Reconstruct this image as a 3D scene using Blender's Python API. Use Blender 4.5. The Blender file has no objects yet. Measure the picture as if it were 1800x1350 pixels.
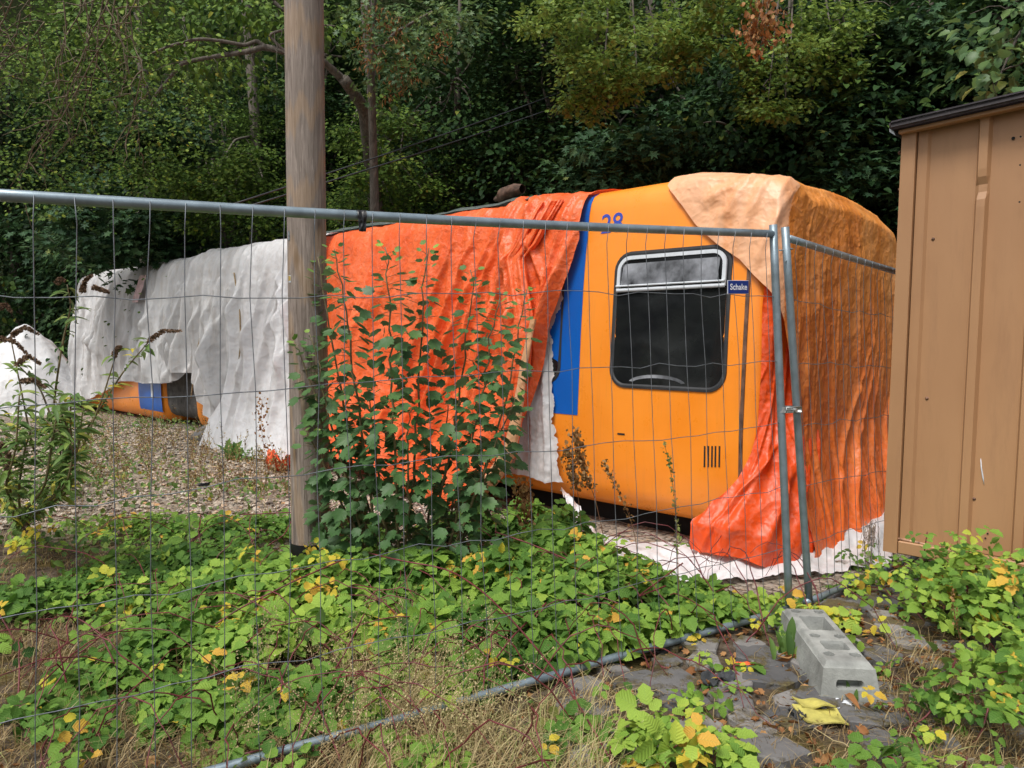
import bpy, math
import numpy as np
from mathutils import Vector
RNG = np.random.default_rng(7)
PI = math.pi
sc = bpy.context.scene
# ------------------------------------------------------------------ camera
PITCH = math.radians(3.65)
CAMH = 1.5
F = 1300.0 / 1800.0
cd = bpy.data.cameras.new('camera'); cam = bpy.data.objects.new('camera', cd)
sc.collection.objects.link(cam); sc.camera = cam
cd.sensor_width = 36; cd.lens = 36 * F; cd.clip_start = 0.05; cd.clip_end = 500
cam.location = (0, 0, CAMH); cam.rotation_euler = (PI / 2 - PITCH, 0, 0)
# ------------------------------------------------------------------ light
SUN_EL, SUN_AZ = math.radians(60), math.radians(215)      # azimuth from +Y clockwise: behind the viewer, to the left
w = bpy.data.worlds.new('World'); sc.world = w; w.use_nodes = True
nt = w.node_tree; nt.nodes.clear()
sky = nt.nodes.new('ShaderNodeTexSky'); sky.sky_type = 'NISHITA'; sky.sun_disc = False
sky.sun_elevation = SUN_EL; sky.sun_rotation = SUN_AZ; sky.dust_density = 4.0; sky.air_density = 1.0
hsv = nt.nodes.new('ShaderNodeHueSaturation'); hsv.inputs['Saturation'].default_value = 0.34
bg = nt.nodes.new('ShaderNodeBackground'); bg.inputs['Strength'].default_value = 0.12
wo = nt.nodes.new('ShaderNodeOutputWorld')
nt.links.new(sky.outputs[0], hsv.inputs['Color']); nt.links.new(hsv.outputs[0], bg.inputs[0]); nt.links.new(bg.outputs[0], wo.inputs[0])
sl = bpy.data.lights.new('sun', 'SUN'); sl.energy = 2.1; sl.angle = math.radians(20); sl.color = (1.0, 0.96, 0.9)
so = bpy.data.objects.new('sun', sl); sc.collection.objects.link(so)
sd = Vector((math.sin(SUN_AZ) * math.cos(SUN_EL), math.cos(SUN_AZ) * math.cos(SUN_EL), math.sin(SUN_EL)))
so.rotation_euler = sd.to_track_quat('Z', 'Y').to_euler(); so.location = (-6, -8, 12)
sc.view_settings.view_transform = 'Standard'; sc.view_settings.look = 'None'
sc.view_settings.exposure = 0.38; sc.view_settings.gamma = 1.0
# ------------------------------------------------------------------ numeric helpers
def at(px, py, Y):
    v = (675 - py) / 1300.0; u = (px - 900) / 1300.0
    dy = math.cos(PITCH) + math.sin(PITCH) * v; dz = -math.sin(PITCH) + math.cos(PITCH) * v
    k = Y / dy
    return np.array([u * k, Y, CAMH + dz * k])
def sstep(x, a, b):
    t = np.clip((x - a) / (b - a), 0, 1); return t * t * (3 - 2 * t)
def vnoise(x, y, seed=0):
    x = np.asarray(x, float); y = np.asarray(y, float)
    xi = np.floor(x).astype(np.int64); yi = np.floor(y).astype(np.int64); fx = x - xi; fy = y - yi
    fx = fx * fx * (3 - 2 * fx); fy = fy * fy * (3 - 2 * fy)
    def h(a, b):
        n = (a * 374761393 + b * 668265263 + seed * 1442695041) & 0xffffffff
        n = ((n ^ (n >> 13)) * 1274126177) & 0xffffffff
        return ((n ^ (n >> 16)) & 0xffff) / 65535.0
    return (h(xi, yi) * (1 - fx) + h(xi + 1, yi) * fx) * (1 - fy) + (h(xi, yi + 1) * (1 - fx) + h(xi + 1, yi + 1) * fx) * fy
def fbm(x, y, seed=0, oct=4):
    s = 0; a = .5; f = 1
    for o in range(oct):
        s = s + a * (vnoise(np.asarray(x) * f, np.asarray(y) * f, seed + o * 17) - .5); a *= .5; f *= 2.03
    return s * 2
def ridge(x, y, seed=0, oct=3):
    s = 0; a = .5; f = 1
    for o in range(oct):
        s = s + a * (1 - 2 * np.abs(vnoise(np.asarray(x) * f, np.asarray(y) * f, seed + o * 31) - .5) * 2); a *= .5; f *= 2.1
    return s
# ------------------------------------------------------------------ mesh builder
class G:
    def __init__(s): s.V = []; s.n = 0; s.F = {}; s.T = []; s.U = []
    def add(s, V, faces, tint=None, uv=None):
        V = np.asarray(V, float).reshape(-1, 3)
        for f in (faces if isinstance(faces, list) else [faces]):
            f = np.asarray(f, np.int64)
            if f.size: s.F.setdefault(f.shape[1], []).append(f + s.n)
        s.V.append(V); s.n += len(V)
        s.T.append(np.full(len(V), .5) if tint is None else np.broadcast_to(np.asarray(tint, float), (len(V),)))
        s.U.append(np.zeros((len(V), 2)) if uv is None else np.asarray(uv, float))
    def build(s, name, mat, parent=None, smooth=True, origin=None):
        V = np.concatenate(s.V) if s.V else np.zeros((0, 3))
        if origin is not None: V = V - np.asarray(origin)
        me = bpy.data.meshes.new(name)
        idx = []; tot = []
        for k, fs in s.F.items():
            f = np.concatenate(fs); idx.append(f.ravel()); tot.append(np.full(len(f), k))
        idx = np.concatenate(idx); tot = np.concatenate(tot); st = np.concatenate([[0], np.cumsum(tot)[:-1]])
        me.vertices.add(len(V)); me.vertices.foreach_set('co', V.ravel().astype(np.float32))
        me.loops.add(len(idx)); me.loops.foreach_set('vertex_index', idx.astype(np.int32))
        me.polygons.add(len(tot)); me.polygons.foreach_set('loop_start', st.astype(np.int32)); me.polygons.foreach_set('loop_total', tot.astype(np.int32))
        me.polygons.foreach_set('use_smooth', np.full(len(tot), smooth))
        at_ = me.attributes.new('tint', 'FLOAT', 'POINT'); at_.data.foreach_set('value', np.concatenate(s.T).astype(np.float32))
        uv = np.concatenate(s.U)
        if np.any(uv):
            ul = me.uv_layers.new(name='UVMap'); ul.data.foreach_set('uv', uv[idx].ravel().astype(np.float32))
        me.update(calc_edges=True); me.validate()
        me.materials.append(mat)
        o = bpy.data.objects.new(name, me); sc.collection.objects.link(o)
        if parent is not None: o.parent = parent
        if origin is not None: o.location = origin
        return o
    # shapes
    def box(s, c, h, ax=None, tint=None, bev=0.0):
        c = np.asarray(c, float); ax = np.eye(3) if ax is None else np.asarray(ax, float)
        if bev <= 0:
            q = np.array([[x, y, z] for z in (-1, 1) for y in (-1, 1) for x in (-1, 1)], float) * h
            s.add(c + q @ ax, np.array([[0, 2, 3, 1], [4, 5, 7, 6], [0, 1, 5, 4], [2, 6, 7, 3], [0, 4, 6, 2], [1, 3, 7, 5]]), tint)
            return
        h = np.asarray(h, float); V = []; k = 0; vid = {}
        for sx in (-1, 1):
            for sy in (-1, 1):
                for sz in (-1, 1):
                    for a in range(3):
                        p = np.array([sx, sy, sz]) * (h - bev); p[a] = (sx, sy, sz)[a] * h[a]
                        vid[(sx, sy, sz, a)] = len(V); V.append(p)
        Q = []; T = []
        for a in range(3):
            b_, c_ = (a + 1) % 3, (a + 2) % 3
            for sg in (-1, 1):
                def key(u, v):
                    t = [0, 0, 0]; t[a] = sg; t[b_] = u; t[c_] = v; return vid[(*t, a)]
                q = [key(-1, -1), key(1, -1), key(1, 1), key(-1, 1)]
                Q.append(q if sg > 0 else q[::-1])
            for u in (-1, 1):
                for v in (-1, 1):
                    def k2(t_, aa):
                        t = [0, 0, 0]; t[a] = t_; t[b_] = u; t[c_] = v; return vid[(*t, aa)]
                    q = [k2(-1, b_), k2(1, b_), k2(1, c_), k2(-1, c_)]
                    Q.append(q if u * v > 0 else q[::-1])
        for sx in (-1, 1):
            for sy in (-1, 1):
                for sz in (-1, 1):
                    t = [vid[(sx, sy, sz, a)] for a in range(3)]; T.append(t if sx * sy * sz > 0 else t[::-1])
        s.add(c + np.array(V) @ ax, [np.array(Q), np.array(T)], tint)
    def tube(s, pts, r, n=8, tint=None, cap=True):
        P = np.asarray(pts, float); m = len(P); r = np.broadcast_to(np.asarray(r, float), (m,))
        D = np.gradient(P, axis=0); D /= np.linalg.norm(D, axis=1)[:, None] + 1e-9
        ref = np.array([0, 0, 1.]) if abs(D[0][2]) < .9 else np.array([1., 0, 0])
        A = np.cross(D, ref); A /= np.linalg.norm(A, axis=1)[:, None] + 1e-9; B = np.cross(D, A)
        th = np.arange(n) * 2 * PI / n
        V = P[:, None] + r[:, None, None] * (np.cos(th)[None, :, None] * A[:, None] + np.sin(th)[None, :, None] * B[:, None])
        i = np.arange(m - 1)[:, None] * n; j = np.arange(n)[None]; j2 = (j + 1) % n
        Q = np.stack([i + j, i + j2, i + n + j2, i + n + j], -1).reshape(-1, 4)
        fs = [Q]
        if cap and n > 2: fs.append(np.array([list(range(n))[::-1], [(m - 1) * n + k for k in range(n)]]))
        uv = np.stack([np.tile(np.arange(n) / n, m), np.repeat(np.arange(m) / max(m - 1, 1), n)], 1)
        s.add(V.reshape(-1, 3), fs, tint, uv)
    def grid(s, P, tint=None, flip=False, uv=None, mask=None):
        a, b = P.shape[:2]; i = np.arange(a - 1)[:, None] * b; j = np.arange(b - 1)[None]
        Q = np.stack([i + j, i + j + 1, i + b + j + 1, i + b + j], -1)
        if flip: Q = Q[..., ::-1]
        Q = Q.reshape(-1, 4)
        if mask is not None: Q = Q[mask.ravel()]
        if uv is None: uv = np.stack(np.meshgrid(np.linspace(0, 1, b), np.linspace(0, 1, a)), -1)
        s.add(P.reshape(-1, 3), Q, None if tint is None else np.asarray(tint).ravel(), uv.reshape(-1, 2))
    def scatter(s, tmpl, pos, R, scale, tint):
        TV, TF, TU = tmpl; N = len(pos)
        if N == 0: return
        V = np.einsum('vk,nkj->nvj', TV, R) * np.asarray(scale).reshape(-1, 1, 1) + np.asarray(pos)[:, None]
        k = len(TV); off = (np.arange(N) * k)[:, None, None]
        fs = [(np.asarray(f)[None] + off).reshape(-1, np.asarray(f).shape[1]) for f in TF]
        s.add(V.reshape(-1, 3), fs, np.repeat(tint, k), np.tile(TU, (N, 1)))
def norm(v): return v / (np.linalg.norm(v, axis=-1, keepdims=True) + 1e-9)
def frames(D, N):
    """rows: X (leaf width), Y (tip direction), Z (leaf normal)"""
    D = norm(D); X = norm(np.cross(D, N)); Z = np.cross(X, D); return np.stack([X, D, Z], 1)
# leaf templates: V, [faces], UV
def leaf_blade(n=6, wid=.36, ser=.03, fold=.25, droop=.25, pw=.8, quads=False):
    y = np.linspace(0, 1, n + 1); wv = wid * np.sin(PI * y ** pw) ** .8
    mid = np.stack([0 * y, y, -droop * y * y], 1)
    yi = y[1:-1]; wi = wv[1:-1] * (1 + ser * 4 * np.where(np.arange(n - 1) % 2 == 0, 1, -1))
    L = np.stack([-wi, yi + .03, fold * wi - droop * yi ** 2], 1); Rr = L * [-1, 1, 1]
    V = np.concatenate([mid, L, Rr]); a = n + 1; b = a + n - 1; Q = []; T = []
    T += [[0, 1, a], [0, b, 1], [n - 1, n, a + n - 2], [n, n - 1, b + n - 2]]
    for i in range(1, n - 1):
        Q += [[i, i + 1, a + i, a + i - 1], [i + 1, i, b + i - 1, b + i]]
    U = np.stack([V[:, 0] / (2 * wid) + .5, V[:, 1]], 1)
    return V, ([np.array(T), np.array(Q)] if Q else [np.array(T)]), U
def leaf_lobed(r, cup=.12, droop=.25):
    """r: list of (angle from tip, radius) for one half, mirrored"""
    pts = []
    half = [(math.radians(a), q) for a, q in r]
    for a, q in half: pts.append((math.sin(a) * q, math.cos(a) * q))
    for a, q in reversed(half[1:]): pts.append((-math.sin(a) * q, math.cos(a) * q))
    P = np.array(pts); off = .45
    V = np.concatenate([[[0, off * .6, -cup]], np.stack([P[:, 0], P[:, 1] + off, 0 * P[:, 0]], 1)])
    V[:, 2] -= droop * V[:, 1] ** 2 * .5 + .12 * np.abs(V[:, 0]) ** 2
    n = len(P); T = np.array([[0, 1 + (i + 1) % n, 1 + i] for i in range(n)])
    U = np.stack([V[:, 0] + .5, V[:, 1]], 1)
    return V, [T], U
BRAM = leaf_blade(7, .38, .035, .28, .3, .8)
OVAL = leaf_blade(4, .34, .02, .3, .35, .85)
TINY = leaf_blade(3, .42, 0, .3, .3, .9)
LANCE = leaf_blade(7, .15, .01, .5, .55, .75)
MAPLE = leaf_lobed([(0, .62), (13, .36), (24, .3), (48, .58), (60, .33), (78, .28), (100, .46), (125, .25), (180, .42)])
FIELD = leaf_lobed([(0, .5), (28, .3), (52, .48), (80, .28), (105, .38), (180, .4)])
POPLAR = leaf_lobed([(0, .58), (12, .42), (24, .44), (33, .34), (52, .52), (64, .4), (80, .42), (95, .34), (122, .42), (150, .36), (180, .4)], .1, .45)
# ------------------------------------------------------------------ materials
def new_mat(name):
    m = bpy.data.materials.new(name); m.use_nodes = True; t = m.node_tree; t.nodes.clear()
    o = t.nodes.new('ShaderNodeOutputMaterial'); b = t.nodes.new('ShaderNodeBsdfPrincipled'); t.links.new(b.outputs[0], o.inputs[0])
    return m, t, b, o
def N(t, kind, **kw):
    n = t.nodes.new('ShaderNode' + kind)
    for k, v in kw.items():
        if k.startswith('i_'): n.inputs[k[2:].replace('_', ' ')].default_value = v
        else: setattr(n, k, v)
    return n
def ramp(t, stops, src=None, interp='LINEAR'):
    r = N(t, 'ValToRGB'); e = r.color_ramp.elements; r.color_ramp.interpolation = interp
    while len(e) < len(stops): e.new(.5)
    for i, (p, c) in enumerate(stops):
        e[i].position = p; e[i].color = (*c, 1) if len(c) == 3 else c
    if src is not None: t.links.new(src, r.inputs[0])
    return r.outputs[0]
def coords(t, scale=(1, 1, 1), obj=True):
    c = N(t, 'TexCoord'); m = N(t, 'Mapping'); m.inputs['Scale'].default_value = scale
    t.links.new(c.outputs['Object' if obj else 'UV'], m.inputs[0]); return m.outputs[0]
def noise(t, vec, scale, detail=4, rough=.55, dist=0.0):
    n = N(t, 'TexNoise'); n.inputs['Scale'].default_value = scale; n.inputs['Detail'].default_value = detail
    n.inputs['Roughness'].default_value = rough; n.inputs['Distortion'].default_value = dist
    t.links.new(vec, n.inputs['Vector']); return n.outputs[0]
def mixc(t, fac, a, b, mode='MIX'):
    m = N(t, 'Mix', data_type='RGBA', blend_type=mode)
    for s_, v in ((m.inputs[0], fac), (m.inputs[6], a), (m.inputs[7], b)):
        if isinstance(v, (tuple, list)): s_.default_value = (*v, 1) if len(v) == 3 else v
        elif isinstance(v, (int, float)): s_.default_value = v
        else: t.links.new(v, s_)
    return m.outputs[2]
def math_(t, op, a, b=0.0):
    m = N(t, 'Math', operation=op)
    for s_, v in ((m.inputs[0], a), (m.inputs[1], b)):
        if isinstance(v, (int, float)): s_.default_value = v
        else: t.links.new(v, s_)
    return m.outputs[0]
def bump(t, b, h, strength=.4, dist=.01, prev=None):
    n = N(t, 'Bump'); n.inputs['Strength'].default_value = strength; n.inputs['Distance'].default_value = dist
    t.links.new(h, n.inputs['Height'])
    if prev is not None: t.links.new(prev, n.inputs['Normal'])
    if b is not None: t.links.new(n.outputs[0], b.inputs['Normal'])
    return n.outputs[0]
def leaf_mat(name, stops, trans=.3, rough=.55, vein=.0, under=None, nscale=.6, spec=.35):
    m, t, b, o = new_mat(name)
    a = N(t, 'Attribute', attribute_name='tint'); co = coords(t)
    v = math_(t, 'ADD', a.outputs['Fac'], math_(t, 'MULTIPLY', math_(t, 'SUBTRACT', noise(t, co, nscale, 2), .5), .5))
    col = ramp(t, stops, v)
    if vein > 0:
        uvc = N(t, 'TexCoord'); sep = N(t, 'SeparateXYZ'); t.links.new(uvc.outputs['UV'], sep.inputs[0])
        d = math_(t, 'ABSOLUTE', math_(t, 'SUBTRACT', sep.outputs[0], .5))
        k = math_(t, 'SINE', math_(t, 'MULTIPLY', math_(t, 'SUBTRACT', sep.outputs[1], math_(t, 'MULTIPLY', d, .5)), 44.0))
        mid = ramp(t, [(0, (1, 1, 1)), (.035, (0, 0, 0))], d)
        vv = math_(t, 'MAXIMUM', mid, ramp(t, [(.8, (0, 0, 0)), (1, (.5, .5, .5))], k))
        col = mixc(t, math_(t, 'MULTIPLY', vv, vein), col, (.25, .38, .1))
        bump(t, b, k, .35, .003)
    if under is not None:
        g = N(t, 'NewGeometry'); col = mixc(t, g.outputs['Backfacing'], col, mixc(t, .75, col, under))
    t.links.new(col, b.inputs['Base Color']); b.inputs['Roughness'].default_value = rough; b.inputs['Specular IOR Level'].default_value = spec
    tr = N(t, 'BsdfTranslucent'); t.links.new(mixc(t, .5, col, mixc(t, 1, col, (1.2, 1.4, .5), 'MULTIPLY')), tr.inputs[0])
    mx = N(t, 'MixShader'); mx.inputs[0].default_value = trans; t.links.new(b.outputs[0], mx.inputs[1]); t.links.new(tr.outputs[0], mx.inputs[2])
    t.links.new(mx.outputs[0], o.inputs[0]); return m
def plain(name, c, rough=.6, metal=0.0, var=.15, nscale=8, bmp=0.0, bscale=60, spec=.5):
    m, t, b, o = new_mat(name); co = coords(t); n = noise(t, co, nscale, 5)
    c2 = tuple(x * (1 - var * 2) for x in c); c3 = tuple(min(1, x * (1 + var)) for x in c)
    t.links.new(ramp(t, [(.3, c2), (.7, c3)], n), b.inputs['Base Color'])
    b.inputs['Roughness'].default_value = rough; b.inputs['Metallic'].default_value = metal; b.inputs['Specular IOR Level'].default_value = spec
    if bmp: bump(t, b, noise(t, co, bscale, 4), bmp, .004)
    return m
def bark_mat(name, c1, c2, sc_=(20, 20, 2.5)):
    m, t, b, o = new_mat(name); n = noise(t, coords(t, sc_), 1.2, 5, .65, .6)
    t.links.new(ramp(t, [(.3, c1), (.7, c2)], n), b.inputs['Base Color']); b.inputs['Roughness'].default_value = .9
    bump(t, b, n, .7, .02); return m
def crinkle_h(t, co, s=9.0):
    """small creases of plastic sheet"""
    wp = N(t, 'VectorMath', operation='ADD'); nn = N(t, 'TexNoise'); nn.inputs['Scale'].default_value = s * .6; t.links.new(co, nn.inputs['Vector'])
    mm = N(t, 'VectorMath', operation='SCALE'); mm.inputs['Scale'].default_value = .12; t.links.new(nn.outputs['Color'], mm.inputs[0])
    t.links.new(co, wp.inputs[0]); t.links.new(mm.outputs[0], wp.inputs[1])
    v1 = N(t, 'TexVoronoi', feature='F1'); v1.inputs['Scale'].default_value = s; t.links.new(wp.outputs[0], v1.inputs['Vector'])
    v2 = N(t, 'TexVoronoi', feature='F1'); v2.inputs['Scale'].default_value = s * 2.6; t.links.new(wp.outputs[0], v2.inputs['Vector'])
    v3 = N(t, 'TexVoronoi', feature='F1'); v3.inputs['Scale'].default_value = s * .38; t.links.new(wp.outputs[0], v3.inputs['Vector'])
    hh = math_(t, 'ADD', math_(t, 'MULTIPLY', v3.outputs[0], 2.2), v1.outputs[0])
    return math_(t, 'ADD', hh, math_(t, 'MULTIPLY', v2.outputs[0], .45)), wp.outputs[0]
def tarp_mat(name, cols, weave=260, spec=.45, rough=.42, trans=.12, cr=13.0, bs=.55, grad=None, dirt=(.3, .2, .12), dirt_amt=.0):
    m, t, b, o = new_mat(name); co = coords(t)
    h, wp = crinkle_h(t, co, cr)
    n = noise(t, coords(t, (1, 1, .35)), 1.6, 5, .6, .8)
    col = ramp(t, cols, n)
    if grad:
        z0, z1, gc = grad; sp = N(t, 'SeparateXYZ'); tc = N(t, 'TexCoord'); t.links.new(tc.outputs['Object'], sp.inputs[0])
        zz = math_(t, 'ADD', sp.outputs[2], math_(t, 'MULTIPLY', math_(t, 'SUBTRACT', noise(t, coords(t, (1.3, 1.3, .25)), 2.2, 4, .6, 1.2), .5), 2.2))
        mr = N(t, 'MapRange'); mr.inputs['From Min'].default_value = z0; mr.inputs['From Max'].default_value = z1; t.links.new(zz, mr.inputs[0])
        col = mixc(t, mr.outputs[0], gc, col)
    if dirt_amt:
        d = ramp(t, [(.5, (0, 0, 0)), (.72, (1, 1, 1))], noise(t, coords(t, (3, 3, .5)), 2.4, 6, .7))
        col = mixc(t, math_(t, 'MULTIPLY', d, dirt_amt), col, dirt)
    # chafed pale crease lines
    cl = ramp(t, [(.0, (1, 1, 1)), (.06, (0, 0, 0))], math_(t, 'ABSOLUTE', math_(t, 'SUBTRACT', noise(t, wp, 6, 3), .5)))
    col = mixc(t, math_(t, 'MULTIPLY', cl, .14), col, mixc(t, .5, col, (.9, .7, .55)))
    t.links.new(col, b.inputs['Base Color']); b.inputs['Roughness'].default_value = rough; b.inputs['Specular IOR Level'].default_value = spec
    p = bump(t, None, h, min(1, bs * 1.3), .016)
    bump(t, b, noise(t, co, weave, 2), .12, .002, p)
    tr = N(t, 'BsdfTranslucent'); t.links.new(col, tr.inputs[0]); mx = N(t, 'MixShader'); mx.inputs[0].default_value = trans
    t.links.new(b.outputs[0], mx.inputs[1]); t.links.new(tr.outputs[0], mx.inputs[2]); t.links.new(mx.outputs[0], o.inputs[0]); return m
M = {}
M['steel'] = plain('galvanised steel', (.27, .34, .385), .42, .55, .13, 14, .08, 120)
M['wire'] = plain('galvanised wire', (.2, .22, .245), .5, .5, .2, 20)
def paint_mat():
    m, t, b, o = new_mat('orange coach paint'); co = coords(t); n = noise(t, co, 1.3, 5)
    col = ramp(t, [(.3, (.86, .25, .015)), (.7, (.95, .31, .03))], n)
    st = ramp(t, [(.52, (0, 0, 0)), (.75, (.35, .35, .35))], noise(t, coords(t, (9, 9, .5)), 1.6, 5, .7)); col = mixc(t, st, col, (.62, .22, .05))
    ch = ramp(t, [(.70, (0, 0, 0)), (.76, (.5, .5, .5))], noise(t, coords(t, (1, 1, 1)), 11, 7, .75)); col = mixc(t, ch, col, (.95, .45, .15))
    t.links.new(col, b.inputs['Base Color']); t.links.new(ramp(t, [(.3, (.22, .22, .22)), (.8, (.5, .5, .5))], noise(t, co, 5, 6, .7)), b.inputs['Roughness'])
    bump(t, b, noise(t, co, 2.2, 3), .12, .03); return m
M['orange'] = paint_mat()
M['blue'] = plain('blue coach paint', (.0, .105, .46), .35, 0, .06, 2)
M['rubber'] = plain('black rubber', (.03, .032, .035), .55, 0, .2, 10)
M['seal'] = plain('brown door seal', (.16, .08, .05), .6, 0, .3, 12)
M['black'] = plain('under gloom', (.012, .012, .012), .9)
M['dkroof'] = plain('grey roof paint', (.09, .1, .11), .6)
M['alu'] = plain('white aluminium', (.62, .66, .7), .4, .0, .06, 10)
M['cable'] = plain('cable', (.03, .035, .04), .6)
M['tape'] = plain('black tape', (.012, .012, .014), .35, 0, .3, 30, .4, 40)
M['digit'] = plain('blue digits', (.04, .07, .42), .4, 0, .05)
M['sign'] = plain('sign blue', (.0, .03, .22), .35, 0, .05)
M['signw'] = plain('sign white', (.75, .78, .85), .4, 0, .03)
M['concrete'] = plain('cast concrete', (.31, .32, .3), .92, 0, .2, 9, .9, 70)
M['bark'] = bark_mat('bark', (.05, .04, .032), (.17, .145, .12))
M['twig'] = bark_mat('twig bark', (.07, .05, .035), (.2, .16, .1))
M['drift'] = bark_mat('old log', (.02, .012, .008), (.16, .09, .06), (6, 6, 6))
def glass_mat():
    m, t, b, o = new_mat('dark window glass'); co = coords(t)
    n = noise(t, co, 3.0, 4, .6)
    t.links.new(ramp(t, [(.4, (.009, .010, .011)), (.75, (.018, .02, .019))], n), b.inputs['Base Color'])
    b.inputs['Roughness'].default_value = .06; b.inputs['Specular IOR Level'].default_value = .5; return m
M['glass'] = glass_mat()
M['hopper'] = plain('dusty hopper glass', (.2, .21, .23), .35, 0, .5, 5, 0, 60, .4)
def pole_mat():
    m, t, b, o = new_mat('weathered pole timber')
    n1 = noise(t, coords(t, (16, 16, 1.1)), 2.2, 7, .68, 1.3); n2 = noise(t, coords(t, (80, 80, 2.6)), 1.5, 4, .65, .5); n3 = noise(t, coords(t, (1, 1, .6)), 1.3, 3)
    col = ramp(t, [(.3, (.085, .065, .052)), (.5, (.2, .16, .135)), (.68, (.34, .285, .25))], n1)
    col = mixc(t, ramp(t, [(.57, (0, 0, 0)), (.62, (.9, .9, .9))], n2), col, (.08, .055, .042))
    col = mixc(t, ramp(t, [(.35, (.0, .0, .0)), (.7, (.45, .45, .45))], n3), col, (.34, .29, .25))
    kv = N(t, 'TexVoronoi'); kv.inputs['Scale'].default_value = 1.0; t.links.new(coords(t, (5, 5, 1.6)), kv.inputs['Vector']); kn = ramp(t, [(.05, (1, 1, 1)), (.16, (0, 0, 0))], kv.outputs['Distance']); col = mixc(t, math_(t, 'MULTIPLY', kn, .8), col, (.07, .045, .03))
    wv = N(t, 'TexWave', wave_type='RINGS'); wv.inputs['Scale'].default_value = 1.2; wv.inputs['Distortion'].default_value = 9; wv.inputs['Detail'].default_value = 3
    t.links.new(coords(t, (5, 5, .5)), wv.inputs[0])
    col = mixc(t, math_(t, 'MULTIPLY', ramp(t, [(.6, (0, 0, 0)), (.9, (1, 1, 1))], wv.outputs[1]), .28), col, (.42, .26, .12))
    t.links.new(col, b.inputs['Base Color']); b.inputs['Roughness'].default_value = .85
    bump(t, b, n2, .7, .006, bump(t, None, n1, .5, .01)); return m
M['pole'] = pole_mat()
def shed_mat():
    m, t, b, o = new_mat('brown painted steel'); co = coords(t)
    n = noise(t, coords(t, (1, 1, .4)), 1.7, 5); col = ramp(t, [(.3, (.35, .185, .088)), (.7, (.44, .245, .12))], n)
    v = N(t, 'TexVoronoi'); v.inputs['Scale'].default_value = 9.0; t.links.new(co, v.inputs['Vector'])
    keep = ramp(t, [(.86, (0, 0, 0)), (.9, (1, 1, 1))], v.outputs['Color'])
    fl = math_(t, 'MULTIPLY', ramp(t, [(.05, (1, 1, 1)), (.075, (0, 0, 0))], v.outputs['Distance']), keep)
    col = mixc(t, fl, col, (.75, .66, .52))
    v2 = N(t, 'TexVoronoi'); v2.inputs['Scale'].default_value = 22.0; t.links.new(co, v2.inputs['Vector'])
    k2 = math_(t, 'MULTIPLY', ramp(t, [(.04, (1, 1, 1)), (.09, (0, 0, 0))], v2.outputs['Distance']), ramp(t, [(.93, (0, 0, 0)), (.96, (1, 1, 1))], v2.outputs['Color']))
    col = mixc(t, k2, col, (.16, .08, .04))
    sm = ramp(t, [(.52, (0, 0, 0)), (.8, (.5, .5, .5))], noise(t, coords(t, (5, 5, .6)), 2.2, 7, .75))
    col = mixc(t, sm, col, (.25, .13, .07))
    t.links.new(col, b.inputs['Base Color']); b.inputs['Roughness'].default_value = .48
    bump(t, b, noise(t, coords(t, (1, 1, .3)), 4, 3), .2, .02); return m
M['shed'] = shed_mat()
M['felt'] = plain('roof felt', (.035, .028, .032), .75, 0, .25, 20, .5, 80)
M['t_orange'] = tarp_mat('orange tarp', [(.25, (.72, .085, .014)), (.5, (.88, .14, .03)), (.8, (.94, .2, .065))], bs=.38)
M['t_front'] = tarp_mat('faded orange tarp', [(.3, (.72, .22, .03)), (.5, (.84, .31, .06)), (.75, (.9, .43, .14))], grad=(-.6, 2.3, (.78, .12, .015)), dirt=(.45, .16, .03), dirt_amt=.3, cr=10, bs=.42)
M['t_pale'] = tarp_mat('bleached orange tarp', [(.3, (.78, .33, .13)), (.5, (.85, .45, .24)), (.8, (.9, .6, .42))], cr=9, bs=.38)
M['t_red'] = tarp_mat('red orange tarp', [(.3, (.8, .17, .05)), (.5, (.85, .27, .10)), (.75, (.88, .38, .2))], cr=8, grad=(.2, 1.6, (.78, .085, .012)))
M['t_white'] = tarp_mat('white tarp', [(.3, (.46, .465, .475)), (.55, (.60, .61, .62)), (.8, (.72, .73, .74))], dirt=(.36, .33, .29), dirt_amt=.6, cr=8, trans=.15, rough=.5, bs=.32)
M['t_white2'] = tarp_mat('clean white sheet', [(.3, (.64, .65, .66)), (.55, (.76, .77, .79)), (.8, (.8, .81, .84))], dirt=(.5, .46, .42), dirt_amt=.3, cr=8, trans=.15, rough=.5, bs=.4)
M['t_green'] = tarp_mat('grey green tarp', [(.3, (.06, .09, .08)), (.7, (.14, .17, .16))], cr=8)
M['t_tan'] = tarp_mat('bleached tarp lining', [(.3, (.5, .25, .1)), (.6, (.66, .38, .2)), (.8, (.75, .5, .33))], cr=8)
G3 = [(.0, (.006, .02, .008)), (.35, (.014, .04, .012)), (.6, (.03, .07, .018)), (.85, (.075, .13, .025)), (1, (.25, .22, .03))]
M['l_dark'] = leaf_mat('shade toned foliage', G3, .12, .6, 0, (.04, .07, .035), 1.2, .12)  # shade of the wood's interior is put into these leaf colours
M['l_syc'] = leaf_mat('sycamore foliage', [(0, (.014, .04, .02)), (.5, (.04, .095, .04)), (.85, (.085, .16, .06)), (1, (.2, .22, .05))], .15, .55, 0, (.06, .11, .05), .9, .18)
M['l_lime'] = leaf_mat('lime green foliage', [(0, (.045, .095, .014)), (.4, (.11, .19, .026)), (.75, (.22, .31, .05)), (1, (.3, .38, .06))], .35, .5, 0, (.17, .22, .08), 1.4)
M['l_mid'] = leaf_mat('mid green foliage', [(0, (.035, .08, .015)), (.5, (.10, .18, .028)), (.85, (.21, .29, .045)), (1, (.34, .3, .04))], .22, .55, 0, (.08, .12, .05), 1.1, .15)
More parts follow.
